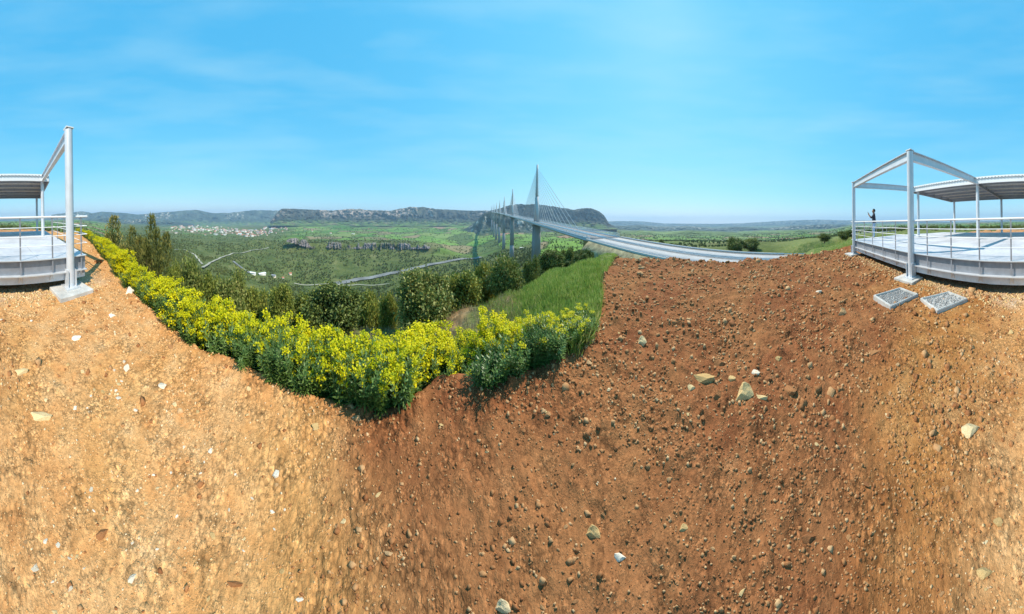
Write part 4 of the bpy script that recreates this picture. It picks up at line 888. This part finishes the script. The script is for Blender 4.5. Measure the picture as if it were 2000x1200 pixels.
# woods that cover the valley sides: uncountable, one object of instanced bushes
def wood_proto(seed, n, leaf):
    o = bpy.data.objects.new('bush_source', crown_mesh('bush_source', seed, n, M['wood_far'], 9, leaf)); return o
def scatter(name, label, P, S, protos):
    me = bpy.data.meshes.new(name); me.from_pydata([tuple(p) for p in P], [], []); attr(me, 'size', S)
    o = link(name, me); tag(o, label, None, None, 'stuff')
    ng = bpy.data.node_groups.new(name, 'GeometryNodeTree'); ng.interface.new_socket('Geometry', in_out='INPUT', socket_type='NodeSocketGeometry'); ng.interface.new_socket('Geometry', in_out='OUTPUT', socket_type='NodeSocketGeometry')
    gi = ng.nodes.new('NodeGroupInput'); go = ng.nodes.new('NodeGroupOutput'); j = ng.nodes.new('GeometryNodeJoinGeometry')
    m2p = ng.nodes.new('GeometryNodeMeshToPoints'); ng.links.new(gi.outputs[0], m2p.inputs[0])
    na = ng.nodes.new('GeometryNodeInputNamedAttribute'); na.data_type = 'FLOAT'; na.inputs[0].default_value = 'size'
    rv = ng.nodes.new('FunctionNodeRandomValue'); rv.data_type = 'FLOAT_VECTOR'; rv.inputs[0].default_value = (0, 0, 0); rv.inputs[1].default_value = (.15, .15, 6.28)
    for k, pr in enumerate(protos):
        oi = ng.nodes.new('GeometryNodeObjectInfo'); oi.inputs[0].default_value = pr
        ip = ng.nodes.new('GeometryNodeInstanceOnPoints'); ng.links.new(m2p.outputs[0], ip.inputs['Points']); ng.links.new(oi.outputs['Geometry'], ip.inputs['Instance'])
        ng.links.new(na.outputs[0], ip.inputs['Scale']); ng.links.new(rv.outputs[0], ip.inputs['Rotation'])
        rb = ng.nodes.new('FunctionNodeRandomValue'); rb.data_type = 'INT'; rb.inputs[4].default_value = 0; rb.inputs[5].default_value = len(protos) - 1; rb.inputs['Seed'].default_value = 3
        cp = ng.nodes.new('FunctionNodeCompare'); cp.data_type = 'INT'; cp.operation = 'EQUAL'; cp.inputs[3].default_value = k; ng.links.new(rb.outputs[2], cp.inputs[2]); ng.links.new(cp.outputs[0], ip.inputs['Selection'])
        ng.links.new(ip.outputs[0], j.inputs[0])
    ng.links.new(j.outputs[0], go.inputs[0]); md = o.modifiers.new('scatter', 'NODES'); md.node_group = ng
    return o
def wood_points():
    n = 105000; px = rng.uniform(0, 2000, n); r = np.exp(rng.uniform(math.log(26), math.log(3300), n)); a = az(px); x, y = np.sin(a) * r, np.cos(a) * r
    dens = np.zeros(n)
    slope = (px > 215) & (px < 1150)
    dens = np.where(slope, .95, dens)
    dens = np.where(slope & (r > 900) & (px > 820), .22, dens); dens = np.where(slope & (r > 1300), .20, dens)
    dens = np.where((px > 1190) & (px < 1680) & (r > 260), .32, dens); dens = np.where(((px > 1680) | (px < 215)) & (r > 150), .12, dens)
    dens = np.where((px > 300) & (px < 520) & (r > 1500), .28, dens)
    dens = dens * sstep(-.45, .15, fbm(x / 90, y / 90, oct=3, seed=71) + .25)
    P = np.stack([x, y], -1); s = P @ np.array([AU.x, AU.y]); v = P @ np.array([AV.x, AV.y]) - (DPER - CURV * np.where(s > 0, s, 0) ** 2)
    dens = np.where((px > 1045) & (px < 1140) & (r > 320) & (r < 1200), .08, dens)
    dens = np.where((np.abs(v) < 34) & (s > -80) & (s < 330), 0, dens)
    # keep the roads and the sheds open
    for o in bpy.data.objects:
        if o.name.startswith(('valley_road', 'valley_track')):
            c = np.array([v_.co.to_2d()[:] for v_ in o.data.vertices])[1::4]
            for q in c: dens = np.where(np.hypot(x - q[0], y - q[1]) < 17, 0, dens)
    for q in row_pts([(490, 536, 250), (515, 537, 250), (540, 541, 250), (568, 536, 250), (505, 540, 250), (555, 543, 250)]): dens = np.where(np.hypot(x - q[0], y - q[1]) < 30, 0, dens)
    k = rng.random(n) < dens; x, y, r = x[k], y[k], r[k]
    size = (1.4 + 3.0 * rng.random(len(x)) ** 1.6) * np.where(r < 120, .72, 1) + r * .0042; z = TZ(x, y) - .12 * size
    return np.stack([x, y, z], -1), size
WP, WS = wood_points()
WPR = [wood_proto(300 + k, 330, .17) for k in range(3)]
nr = np.hypot(WP[:, 0], WP[:, 1]) < 160
scatter('woodland', 'dense green scrub and oak woods covering the valley sides', WP[~nr], WS[~nr], WPR)
scatter('scrub', 'bushes filling the slope below the spurge', WP[nr], WS[nr], [wood_proto(310 + k, 2200, .075) for k in range(2)])

# ------------------------------------------------------------------ flowering spurge along the edge of the dirt
def spurge(seed, flowers=1.0, stems=27):
    r_ = np.random.default_rng(seed); LC, LD, LW, LL, LWd = [], [], [], [], []; FC, FD, FW, FL = [], [], [], []; mb = MB()
    for i in range(stems):
        a = r_.uniform(0, 6.283); tilt = r_.uniform(.02, .42); h = r_.uniform(.62, 1.0); d = np.array([math.cos(a) * math.sin(tilt), math.sin(a) * math.sin(tilt), math.cos(tilt)])
        b = np.array([math.cos(a), math.sin(a), 0]) * r_.uniform(0, .14); tip = b + d * h + np.array([0, 0, -.04 * tilt])
        mb.tube(b, tip, .007, .004, 4)
        n = 36; t = np.linspace(.04, .9, n) + r_.normal(0, .01, n); an = np.arange(n) * 2.4 + r_.uniform(0, 6); c = b + (tip - b) * t[:, None]
        e1 = np.cross(d, [0, 0, 1.0]) + 1e-3; e1 /= np.linalg.norm(e1); e2 = np.cross(d, e1); out = np.cos(an)[:, None] * e1 + np.sin(an)[:, None] * e2
        LC.append(c); LD.append(out * r_.uniform(.7, 1.1, (n, 1)) + d * np.linspace(.1, .75, n)[:, None]); LW.append(np.cross(out, d)); LL.append(r_.uniform(.10, .16, n) * np.linspace(1.15, .7, n)); LWd.append(r_.uniform(.022, .034, n))
        if r_.random() < flowers:
            m = 64; dd = rdir(m, r_) * np.array([1, 1, .55]) + np.array([0, 0, .35]); rr = r_.uniform(.02, .10, (m, 1)); FC.append(tip + dd * rr + np.array([0, 0, .0])); FD.append(rdir(m, r_) * np.array([1, 1, .4])); FW.append(rdir(m, r_) * np.array([1, 1, .4])); FL.append(r_.uniform(.024, .044, m))
            m = 26; t = r_.uniform(.66, .97, m); c = b + (tip - b) * t[:, None] + rdir(m, r_) * .045; FC.append(c); FD.append(rdir(m, r_) * np.array([1, 1, .4])); FW.append(rdir(m, r_)); FL.append(r_.uniform(.020, .036, m))
    V, f = leaf_quads(np.concatenate(LC), np.concatenate(LD), np.concatenate(LW), np.concatenate(LL), np.concatenate(LWd), .12)
    fol = mesh_np('foliage', V, f, M['spurge']); st = mb.mesh('stems', M['stem'])
    fm = None
    if FC:
        ln = np.concatenate(FL); V, f = leaf_quads(np.concatenate(FC), np.concatenate(FD), np.concatenate(FW), ln, ln * .85, .1); fm = mesh_np('flower_heads', V, f, M['flower'])
    return fol, st, fm
SP = [spurge(400 + k, 1.0) for k in range(5)] + [spurge(410 + k, .35) for k in range(2)] + [spurge(420, 0.0)]
SPL = [(158, 'at the far end of the path'), (166, 'well beyond the railing shadow'), (177, 'level with the railing corner'), (190, 'by the left bend of the railing path'), (200, 'where the path row nears the platform'), (212, 'well left of the tall ragged juniper'), (222, 'just left of the tall ragged juniper'), (235, 'in front of the tall ragged juniper'), (275, 'between the tall and the slim juniper'), (330, 'beside the white path boulders'), (375, 'above the flat white path stone'), (428, 'left of the gap in the flowers'), (470, 'at the gap in the flowers'), (520, 'just right of the gap'), (575, 'below the farm sheds'),
       (640, 'left of the dark oak thicket'), (700, 'in front of the dark oak thicket'), (770, 'at the lowest bend of the dirt edge'), (830, 'left in front of the big oak bush'), (890, 'right in front of the big oak bush'), (950, 'over the bare dirt notch'), (1010, 'below the nearest pier'), (1070, 'left at the foot of the grass slope'), (1120, 'middle of the grass slope foot'), (3000, 'at the corner of the red dirt')]
def spurge_label(px, row=0):
    where = next(w for lim, w in SPL if px < lim); rw = ('front row', 'second row', 'third row', 'back row')[row]
    return 'flowering spurge in the %s %s' % (rw, where), 'spurge, %s %s' % (rw, where)
def spurge_label_old(px):
    if px < 250: return 'yellow flowering spurge in the row along the sandy path near the junipers', 'spurge along the path'
    if px < 470: return 'yellow flowering spurge in the row below the junipers, left of the gap', 'spurge left of the gap'
    if px < 800: return 'yellow flowering spurge in the dense clump in front of the oak thicket', 'spurge in the dense middle clump'
    if px < 1000: return 'yellow flowering spurge in the clump right of the big oak bush', 'spurge right of the oak'
    return 'leafy spurge with few yellow heads at the foot of the grass slope', 'spurge at the grass slope'
def place_spurge(px, off, h, kind, row):
    e = float(r_edge(px)); r = e + off; p = at(px, r); z = float(near_z(np.array([p.x]), np.array([p.y]))[0]); lab, grp = spurge_label(px, row)
    root = empty('spurge_plant', (p.x, p.y, z - .02), rng.uniform(0, 6.28), lab, 'flowering plant', grp)
    fol, st, fm = SP[kind]; wd = max(h, .62); s = (wd * rng.uniform(.95, 1.2), wd * rng.uniform(.95, 1.2), h)
    for nm, me in (('foliage', fol), ('stems', st), ('flower_heads', fm)):
        if me: tag(link(nm, me, root, (0, 0, 0), 0, s), kind='stuff')
TOPX = [150, 200, 250, 300, 350, 430, 470, 560, 640, 740, 830, 900, 980, 1060, 1152]; TOPY = [446, 470, 505, 533, 558, 588, 622, 630, 645, 652, 657, 652, 636, 612, 598]
px = 156.0
while px < 1152:
    e = float(r_edge(px)); gap = (430 < px < 460)
    for row, o0 in enumerate((.08, .26, .50, .80)):
        if gap and row < 2: continue
        if 845 < px < 920 and row == 0: continue
        if px > 1090 and row == 3: continue
        sc_ = 1.0 if px > 260 else 1.2
        if px < 200 and row == 1: continue
        if px > 240 and rng.random() < (.10 if row else .04): continue
        if px < 300 and row == 0 and rng.random() < .5: continue
        off = (o0 + rng.uniform(-.06, .08)) * sc_; kind = int(rng.integers(0, 5)); qx = px + rng.uniform(-8, 8)
        if row == 0: kind = int(rng.choice([7, 7, 7, 6]))
        elif row == 1 and px > 240: kind = int(rng.choice([5, 6, 6, 7, 7]))
        elif row == 2 and px > 240 and rng.random() < .45: kind = int(rng.choice([5, 6]))
        elif row > 1 and rng.random() < .12: kind = 5
        elif px > 1020: kind = int(rng.choice([3, 5, 6, 6]))
        r = e + off; ty = float(np.interp(qx, TOPX, TOPY)) + ((20 if px > 960 else 30) if row == 0 and px > 240 else 18 if row == 1 and px > 240 else 0) + rng.normal(0, 9 if px > 260 else 3)
        pt = at(qx, float(r_edge(qx)) + off); zg = float(near_z(np.array([pt.x]), np.array([pt.y]))[0]); h = zz(qx, ty, math.hypot(pt.x, pt.y)) - zg
        place_spurge(qx, off, float(np.clip(h / .98, .28, 1.0)), kind, row)
    e2 = float(r_edge(px + 4)); dl = math.hypot(e * math.pi / 1000, (e2 - e) / 4)          # metres of edge per column
    px += (0.235 if px > 260 else .55) / dl
# grass: fresh green on the slope right of the flowers, dry between the bushes
def grass(name, label, P, h, mat, seed, blades=7):
    r_ = np.random.default_rng(seed); n = len(P); C = np.repeat(P, blades, 0) + np.concatenate([r_.normal(0, .05, (n * blades, 2)), np.zeros((n * blades, 1))], 1)
    D = r_.normal(0, .32, (n * blades, 3)); D[:, 2] = 1; W = rdir(n * blades, r_) * np.array([1, 1, 0]); ln = np.repeat(h, blades) * r_.uniform(.5, 1.15, n * blades)
    V, f = leaf_quads(C, D, W, ln, .010 + ln * .03, .2); tag(link(name, mesh_np(name, V, f, mat)), label, None, None, 'stuff')
def gpts(n, x0, x1, k0, k1, seed, rmax=40):
    r_ = np.random.default_rng(seed); px = r_.uniform(x0, x1, n); e = r_edge(px); r = e + k0 + (k1 - k0) * r_.uniform(0, 1, n) ** 1.6; a = az(px); x, y = np.sin(a) * r, np.cos(a) * r
    z = np.where(r < e + 1.6, near_z(x, y), TZ(x, y)); return np.stack([x, y, z - .02], -1)
G1 = gpts(15000, 900, 1172, .2, 17, 81); G1 = G1[rng.random(len(G1)) < sstep(915, 1050, 1000 + np.arctan2(G1[:, 0], G1[:, 1]) * 1000 / np.pi + 40 * fbm(G1[:, 0], G1[:, 1], oct=2, seed=8))]; rr_ = np.hypot(G1[:, 0], G1[:, 1])
grass('grass', 'fresh green grass on the slope right of the flowers', G1, .17 + .016 * rr_, M['grass'], 82)
G2 = gpts(4200, 440, 1020, .9, 9, 83); grass('dry_grass', 'dry straw coloured grass between spurge and bushes', G2, np.full(len(G2), .30), M['dry_grass'], 84)
G3 = np.concatenate([gpts(1500, 1120, 1172, -.12, 1.2, 85), gpts(1000, 1140, 1205, .1, 12, 89)]); grass('verge_grass', 'green weeds along the edge of the red dirt', G3, np.full(len(G3), .26), M['grass'], 86)
r_ = np.random.default_rng(87); n = 5200; gpx = r_.uniform(1590, 1760, n); gr_ = r_.uniform(13, 70, n) ; gx, gy = np.sin(az(gpx)) * gr_, np.cos(az(gpx)) * gr_
kk_ = gr_ > r_edge(gpx) * 1.05; G4 = np.stack([gx, gy, TZ(gx, gy)], -1)[kk_]; grass('meadow', 'rough green and yellow meadow left of the platform', G4, np.full(len(G4), .34), M['grass'], 88, 5)

# ------------------------------------------------------------------ stones
def gz_at(px, py):
    """dirt point seen at a column and row"""
    x, y, _ = on_ground(px, py); return Vector((x, y, float(near_z(np.array([x]), np.array([y]))[0])))
SM = {m: [stone_mesh('stone', M[m], 500 + k, 3, f, .36) for k, f in enumerate((.55, .7, .5, .85, .62))] for m in ('stone_brown', 'stone_pale', 'stone_white')}
BIG = [(1380, 738, 50, 'stone_pale', 0, 'long wedge shaped tan rock on the red dirt'), (1457, 772, 50, 'stone_pale', 3, 'upright pale yellow rock beside the long wedge shaped one'), (1478, 731, 26, 'stone_white', 1, 'small cream rock just above the upright pale one'),
       (1257, 668, 26, 'stone_pale', 3, 'angular cream rock alone below the viaduct end'), (1600, 571, 20, 'stone_white', 1, 'white stone high on the dirt near the platform'), (148, 664, 30, 'stone_white', 1, 'pale round rock on the sand below the platform footing'),
       (216, 621, 20, 'stone_white', 2, 'flat white stone on the path right of the pale round rock'), (1168, 1036, 40, 'stone_pale', 3, 'peaked cream rock low on the brown dirt'), (1217, 1070, 34, 'stone_white', 2, 'white half round stone right of the peaked cream rock'),
       (995, 1188, 46, 'stone_pale', 3, 'cream rock at the very bottom edge of the brown dirt'), (1886, 838, 56, 'stone_pale', 2, 'broad flat tan slab on the ochre dirt'), (1910, 1106, 50, 'stone_pale', 2, 'broad flat tan slab nearest the bottom right corner'),
       (190, 1050, 40, 'stone_brown', 2, 'flat brown stone low on the sandy path'), (460, 1160, 36, 'stone_brown', 0, 'brown stone at the bottom of the sandy path'), (78, 817, 52, 'stone_pale', 0, 'long thin tan stone on the left of the path'),
       (40, 728, 30, 'stone_pale', 0, 'tan stone near the left edge above the long thin one'), (1645, 613, 22, 'stone_brown', 3, 'dark edged brown stone left of the concrete frames'), (1708, 688, 30, 'stone_brown', 0, 'dark split stone below the concrete frames'),
       (316, 757, 28, 'stone_white', 1, 'white block on the sandy path below the flowers'), (240, 545, 22, 'stone_white', 3, 'upper white boulder at the path edge beside the spurge'), (253, 574, 24, 'stone_white', 3, 'lower white boulder at the path edge beside the spurge'),
       (1545, 765, 40, 'stone_brown', 1, 'dark brown clod right of the upright pale rock'), (1405, 705, 34, 'stone_brown', 2, 'reddish flat stone above the long wedge shaped rock'), (1862, 792, 30, 'stone_brown', 1, 'tan lump above the broad flat slab'), (1575, 1032, 40, 'stone_brown', 2, 'dark flat stone low on the ochre dirt'),
       (1352, 752, 24, 'stone_pale', 2, 'flat cream chip left below the long wedge shaped rock'), (1432, 742, 22, 'stone_pale', 1, 'tan chip between the wedge shaped and the upright rock'), (1502, 742, 24, 'stone_brown', 1, 'brown chip right above the upright pale rock'), (1490, 780, 26, 'stone_pale', 0, 'tan splinter at the right foot of the upright rock'), (1405, 772, 22, 'stone_brown', 3, 'reddish lump below the long wedge shaped rock'), (1520, 700, 22, 'stone_pale', 2, 'pale chip well above the dark brown clod')]
used = []
for px_, py_, w, mt, k, lab in BIG:
    p = gz_at(px_, py_); r = math.hypot(p.x, p.y); s = w * math.pi / 1000 * r * (.9 if w < 45 else .85); used.append((px_, py_))
    sq = min(1, max(.4, r / 2.3)); o = link('rock', SM[mt][k], None, (p.x, p.y, p.z + s * .02 * sq), float(az(px_)) * -1 + rng.uniform(-.25, .25), (s * (1.35 if k == 0 else 1.05), s * (.5 if k == 0 else .8) * sq, s * (.8 if k != 3 else 1.05) * (.35 + .65 * sq))); o.rotation_euler[0] = rng.uniform(-.2, .2); tag(o, lab, 'rock')
SHORT = ['the long wedge shaped rock', 'the upright pale yellow rock', 'the small cream rock', 'the lone angular cream rock', 'the white stone near the platform', 'the pale round rock', 'the flat white path stone', 'the peaked cream rock', 'the white half round stone',
         'the cream rock at the bottom edge', 'the upper broad tan slab', 'the lower broad tan slab', 'the flat brown path stone', 'the brown stone at the path bottom', 'the long thin tan stone', 'the tan stone by the left edge', 'the dark edged stone by the frames', 'the dark split stone',
         'the white block on the path', 'the upper white boulder', 'the lower white boulder', 'the dark brown clod', 'the reddish flat stone', 'the tan lump', 'the dark flat ochre stone', 'the flat cream chip', 'the middle tan chip', 'the brown chip', 'the tan splinter', 'the reddish lump', 'the upper pale chip']
def stone_label(px, py, w, mt):
    k = min(range(len(BIG)), key=lambda i: (BIG[i][0] - px) ** 2 + (BIG[i][1] - py) ** 2); dx, dy = px - BIG[k][0], py - BIG[k][1]
    side = ('right of ' if dx > 0 else 'left of ') if abs(dx) > abs(dy) * 1.4 else ('below ' if dy > 0 else 'above ') if abs(dy) > abs(dx) * 1.4 else ('below and ' if dy > 0 else 'above and ') + ('right of ' if dx > 0 else 'left of ')
    far = 'well ' if math.hypot(dx, dy) > 150 else 'just ' if math.hypot(dx, dy) < 70 else ''
    return '%s %s stone %s%s%s' % ('tiny' if w < 8 else 'small' if w < 13 else 'fist sized', {'stone_white': 'white', 'stone_pale': 'tan', 'stone_brown': 'brown'}[mt], far, side, SHORT[k])
def legal(px, py):
    x, y, _ = on_ground(px, py); r = math.hypot(x, y)
    if r > 13 or (-3.2 < x < 10.5 and y < float(np.interp(x, [-2.05, 3.95, 9.55], [-4.5, -4.7, -5.5])) + .35): return False
    return r < float(r_edge(px)) * (.97 if 150 < px < 1180 else .96)
cnt = 0; rs = random.Random(77)
while cnt < 275:
    px_, py_ = rs.uniform(0, 2000), 505 + 700 * rs.random() ** 1.15
    if px_ < 640 and rs.random() < .6: c_ = rs.choice(((240, 770), (240, 770), (300, 955), (500, 1010), (130, 1110))); px_, py_ = rs.gauss(c_[0], 70), rs.gauss(c_[1], 38)
    if not 0 <= px_ < 2000 or not 500 < py_ < 1199: continue
    if not legal(px_, py_) or any(abs(px_ - a) < 34 and abs(py_ - b) < 30 for a, b in used): continue
    w = min(24, 7 + rs.expovariate(1 / 3.2)) * (.6 + .4 * (py_ - 480) / 700); sandy = px_ < 640 or px_ > 1960
    mt = rs.choice(['stone_white', 'stone_white', 'stone_pale', 'stone_pale', 'stone_brown']) if sandy else rs.choice(['stone_brown', 'stone_brown', 'stone_brown', 'stone_pale'])
    p = gz_at(px_, py_); r = math.hypot(p.x, p.y); s = w * math.pi / 1000 * r * 1.25; lab = stone_label(px_, py_, w, mt); sq = min(1, max(.42, r / 2.2))
    o = link('stone', SM[mt][rs.randrange(5)], None, (p.x, p.y, p.z + s * .06 * sq), -float(az(px_)) + rs.uniform(-.45, .45) + rs.choice((0, math.pi)), (s * rs.uniform(.8, 1.25), s * rs.uniform(.65, 1) * sq, s * rs.uniform(.5, .9) * sq)); o.rotation_euler[0] = rs.uniform(-.3, .3)
    tag(o, lab, 'stone', 'loose stones on the dirt'); cnt += 1
def gravel(name, label, n, mat, seed, sandw, smin, smax, sharp=0.0):
    r_ = np.random.default_rng(seed); a = r_.uniform(-np.pi, np.pi, n); r = np.exp(r_.uniform(math.log(.85), math.log(13), n)); r[:n // 25] = .9 * np.sqrt(r_.random(n // 25)); x, y = np.sin(a) * r, np.cos(a) * r
    px = (1000 + a * 1000 / np.pi) % 2000; e = r_edge(px); s = sand_exposure(x, y) * soil_left(x, y); pl = (x > -3.2) & (x < 10.3) & (front_dist(x, y) < -.1)
    clump = sstep(-.5 + .3 * sharp, .5 + .1 * sharp, fbm(x * 1.3, y * 1.3, oct=3, seed=seed + 3))
    k = (r < e * np.where((px > 150) & (px < 1190), .99, 1.03)) & ~pl & (r_.random(n) < (s if sandw else 1 - s) * (.25 * (sharp == 0) + .75 * clump) + .04); x, y, r = x[k], y[k], r[k]
    S = (smin + (smax - smin) * r_.random(len(x)) ** 3.2) * np.maximum(r, .7) ** .9; z = near_z(x, y) + S * .1
    tag(mini_stones(name, mat, np.stack([x, y, z], -1), S, seed, None, True), label, None, None, 'stuff')
gravel('gravel', 'fine brown gravel strewn over the red dirt', 70000, M['stone_brown'], 91, False, .005, .024)
gravel('rubble', 'angular brown clods and rubble in clusters on the red dirt', 9000, M['stone_brown'], 97, False, .016, .05, 2.2)
gravel('gravel', 'fine pale gravel strewn over the sandy path', 52000, M['stone_sand'], 93, True, .004, .018)
# crushed white limestone along the platform edge
r_ = np.random.default_rng(95); n = 2200; x = r_.uniform(-3.0, 9.8, n); d_ = -.25 + np.abs(r_.normal(0, .42, n)); y = np.interp(x, [-2.05, 3.95, 9.55], [-4.5, -4.75, -5.5]) + d_
tag(mini_stones('crushed_limestone', M['stone_pale'], np.stack([x, y, near_z(x, y) + .008], -1), r_.uniform(.015, .06, n), 96), 'crushed white limestone along the platform edge', None, None, 'stuff')
# bank of excavated earth behind the platform
def heap(px, r, w, d, h, label):
    p = at(px, r); nu, nv = 40, 18; U, W = np.meshgrid(np.linspace(-1, 1, nu), np.linspace(-1, 1, nv), indexing='ij'); k = np.clip(1 - U ** 2, 0, 1) ** .5 * np.clip(1 - W ** 2, 0, 1) ** .7
    x = U * w / 2; y = W * d / 2; z = h * k * (.75 + .4 * fbm(U * 5, W * 3, oct=4, seed=int(px))) - .15; me = mesh_np('earth_heap', np.stack([x, y, z], -1).reshape(-1, 3), grid_faces(nu, nv), M['earth'], False)
    o = link('earth_heap', me, None, (p.x, p.y, tz1(p.x, p.y)), -float(az(px))); tag(o, label, 'earth heap')
heap(1975, 42, 26, 7, 1.0, 'orange earth heap seen through the right of the railing'); heap(1925, 36, 9, 4, .7, 'small dark earth heap left of the orange one'); heap(2040, 40, 20, 6, .9, 'orange earth heap beyond the left part of the railing')

# ------------------------------------------------------------------ town and farm buildings
def house_mesh(w, d, h, rf, wall, roof):
    V = [(-w / 2, -d / 2, -6), (w / 2, -d / 2, -6), (w / 2, d / 2, -6), (-w / 2, d / 2, -6), (-w / 2, -d / 2, h), (w / 2, -d / 2, h), (w / 2, d / 2, h), (-w / 2, d / 2, h), (-w / 2, 0, h + rf), (w / 2, 0, h + rf)]
    o = .06 * w; V += [(-w / 2 - o, -d / 2 - o, h - .3), (w / 2 + o, -d / 2 - o, h - .3), (w / 2 + o, d / 2 + o, h - .3), (-w / 2 - o, d / 2 + o, h - .3), (-w / 2 - o, 0, h + rf + .4), (w / 2 + o, 0, h + rf + .4)]
    q = [(0, 1, 5, 4), (1, 2, 6, 5), (2, 3, 7, 6), (3, 0, 4, 7)]; t = [(4, 8, 7), (5, 6, 9)]; rq = [(10, 11, 15, 14), (12, 13, 14, 15)]
    me = mesh_np('house', V, [np.array(q + rq), np.array(t)], [wall, roof], False, [0, 0, 0, 0, 1, 1, 0, 0]); return me
HM = [house_mesh(16, 11, 8, 3.5, M['wall_cream'], M['tile_red']), house_mesh(13, 10, 6, 3, M['wall_white'], M['tile_red']), house_mesh(30, 13, 14, 2.5, M['wall_white'], M['tile_red']), house_mesh(24, 12, 11, 3, M['wall_cream'], M['slate']), house_mesh(40, 18, 9, 1.2, M['wall_white'], M['wall_white'])]
def house(px, r, k, sc, label, grp=None, cat='house', nm='house'):
    p = at(px, r); o = link(nm, HM[k], None, (p.x, p.y, tz1(p.x, p.y)), rng.uniform(-.5, .5) - float(az(px)), (sc, sc, sc)); tag(o, label, cat, grp); return o
for i in range(235):
    t = rng.random(); px_ = 335 + 225 * t ** .85; y_ = float(np.interp(px_, [335, 430, 500, 560], [447, 452, 455, 441])) + rng.normal(0, 4.2 if px_ < 520 else 5.5)
    q = row_pts([(px_, min(463, max(440, y_)), 1500)])[0]; r = math.hypot(q[0], q[1])
    if r > 5800 or r < 1550: continue
    k = int(rng.choice([0, 1, 2, 3, 4], p=[.32, .28, .18, .12, .10])); lab = ('red tiled cream house', 'red tiled white cottage', 'long white block with red roof', 'slate roofed cream house', 'flat roofed white hall')[k] + (' in the far left of the town', ' left of the town middle', ' in the middle of the town', ' right of the town middle', ' in the town quarter below the plateau')[min(4, int((px_ - 335) / 45))] + (', upper edge' if y_ < 447 else ', centre row' if y_ < 454 else ', lower edge')
    house(px_, r, k, .95 + r / 4800, lab, 'houses of the valley town')
for px_, r, k, sc, lab in ((610, 2600, 1, 1.8, 'white house alone on the plateau behind the cliffs'), (646, 2300, 2, 1.0, 'long low farm with reddish roof on the plateau'), (690, 2200, 4, 1.0, 'pale farm sheds on the plateau right of the long farm'), (720, 3000, 0, 1.3, 'farmhouse below the pale cliffs of the plateau'), (1045, 1900, 4, .8, 'white farm building in the fields beyond the nearest mast'), (1020, 900, 4, .5, 'white shed in the green field between the piers')): house(px_, r, k, sc, lab)
for (px_, py_), k, sc, lab in (((493, 537), 4, .55, 'grey roofed shed, leftmost of the valley farm'), ((512, 539), 4, .62, 'long grey shed in the middle of the valley farm'), ((535, 543), 3, .6, 'slate roofed barn at the right of the valley farm'), ((553, 545), 1, .6, 'small red roofed house beside the slate barn'), ((567, 537), 0, .7, 'red roofed house at the brown field')):
    q = row_pts([(px_, py_, 250)])[0]; o = house(px_, math.hypot(q[0], q[1]), k, sc, lab, None, 'shed' if k == 4 else 'house')
p = at(1716, 900); z = tz1(p.x, p.y); mst = empty('radio_mast', (p.x, p.y, z), 0, 'thin mast on the skyline right of the person', 'mast'); hgt = zz(1716, 417, 900) - z
MB().tube((0, 0, -1), (0, 0, hgt), .5, .2, 6).build('pole', M['galv'], mst)

# ------------------------------------------------------------------ haze
def haze():
    m, nt, out = newmat('haze'); v = nt.nodes.new('ShaderNodeVolumePrincipled'); v.inputs['Color'].default_value = (.52, .76, 1.0, 1); v.inputs['Density'].default_value = 0.000072; v.inputs['Anisotropy'].default_value = 0.1
    nt.links.new(v.outputs[0], out.inputs['Volume']); m.cycles.homogeneous_volume = True if hasattr(m.cycles, 'homogeneous_volume') else True
    lo = min((o.matrix_world @ Vector(c)).z for o in bpy.data.objects if o.type == 'MESH' and o.get('kind') == 'structure' for c in o.bound_box) - 2
    o = MB().box((0, 0, (lo + 480) / 2), (36000, 36000, 480 - lo)).build('haze', m); tag(o, 'thin blue haze over the valley', None, None, 'stuff')
haze()
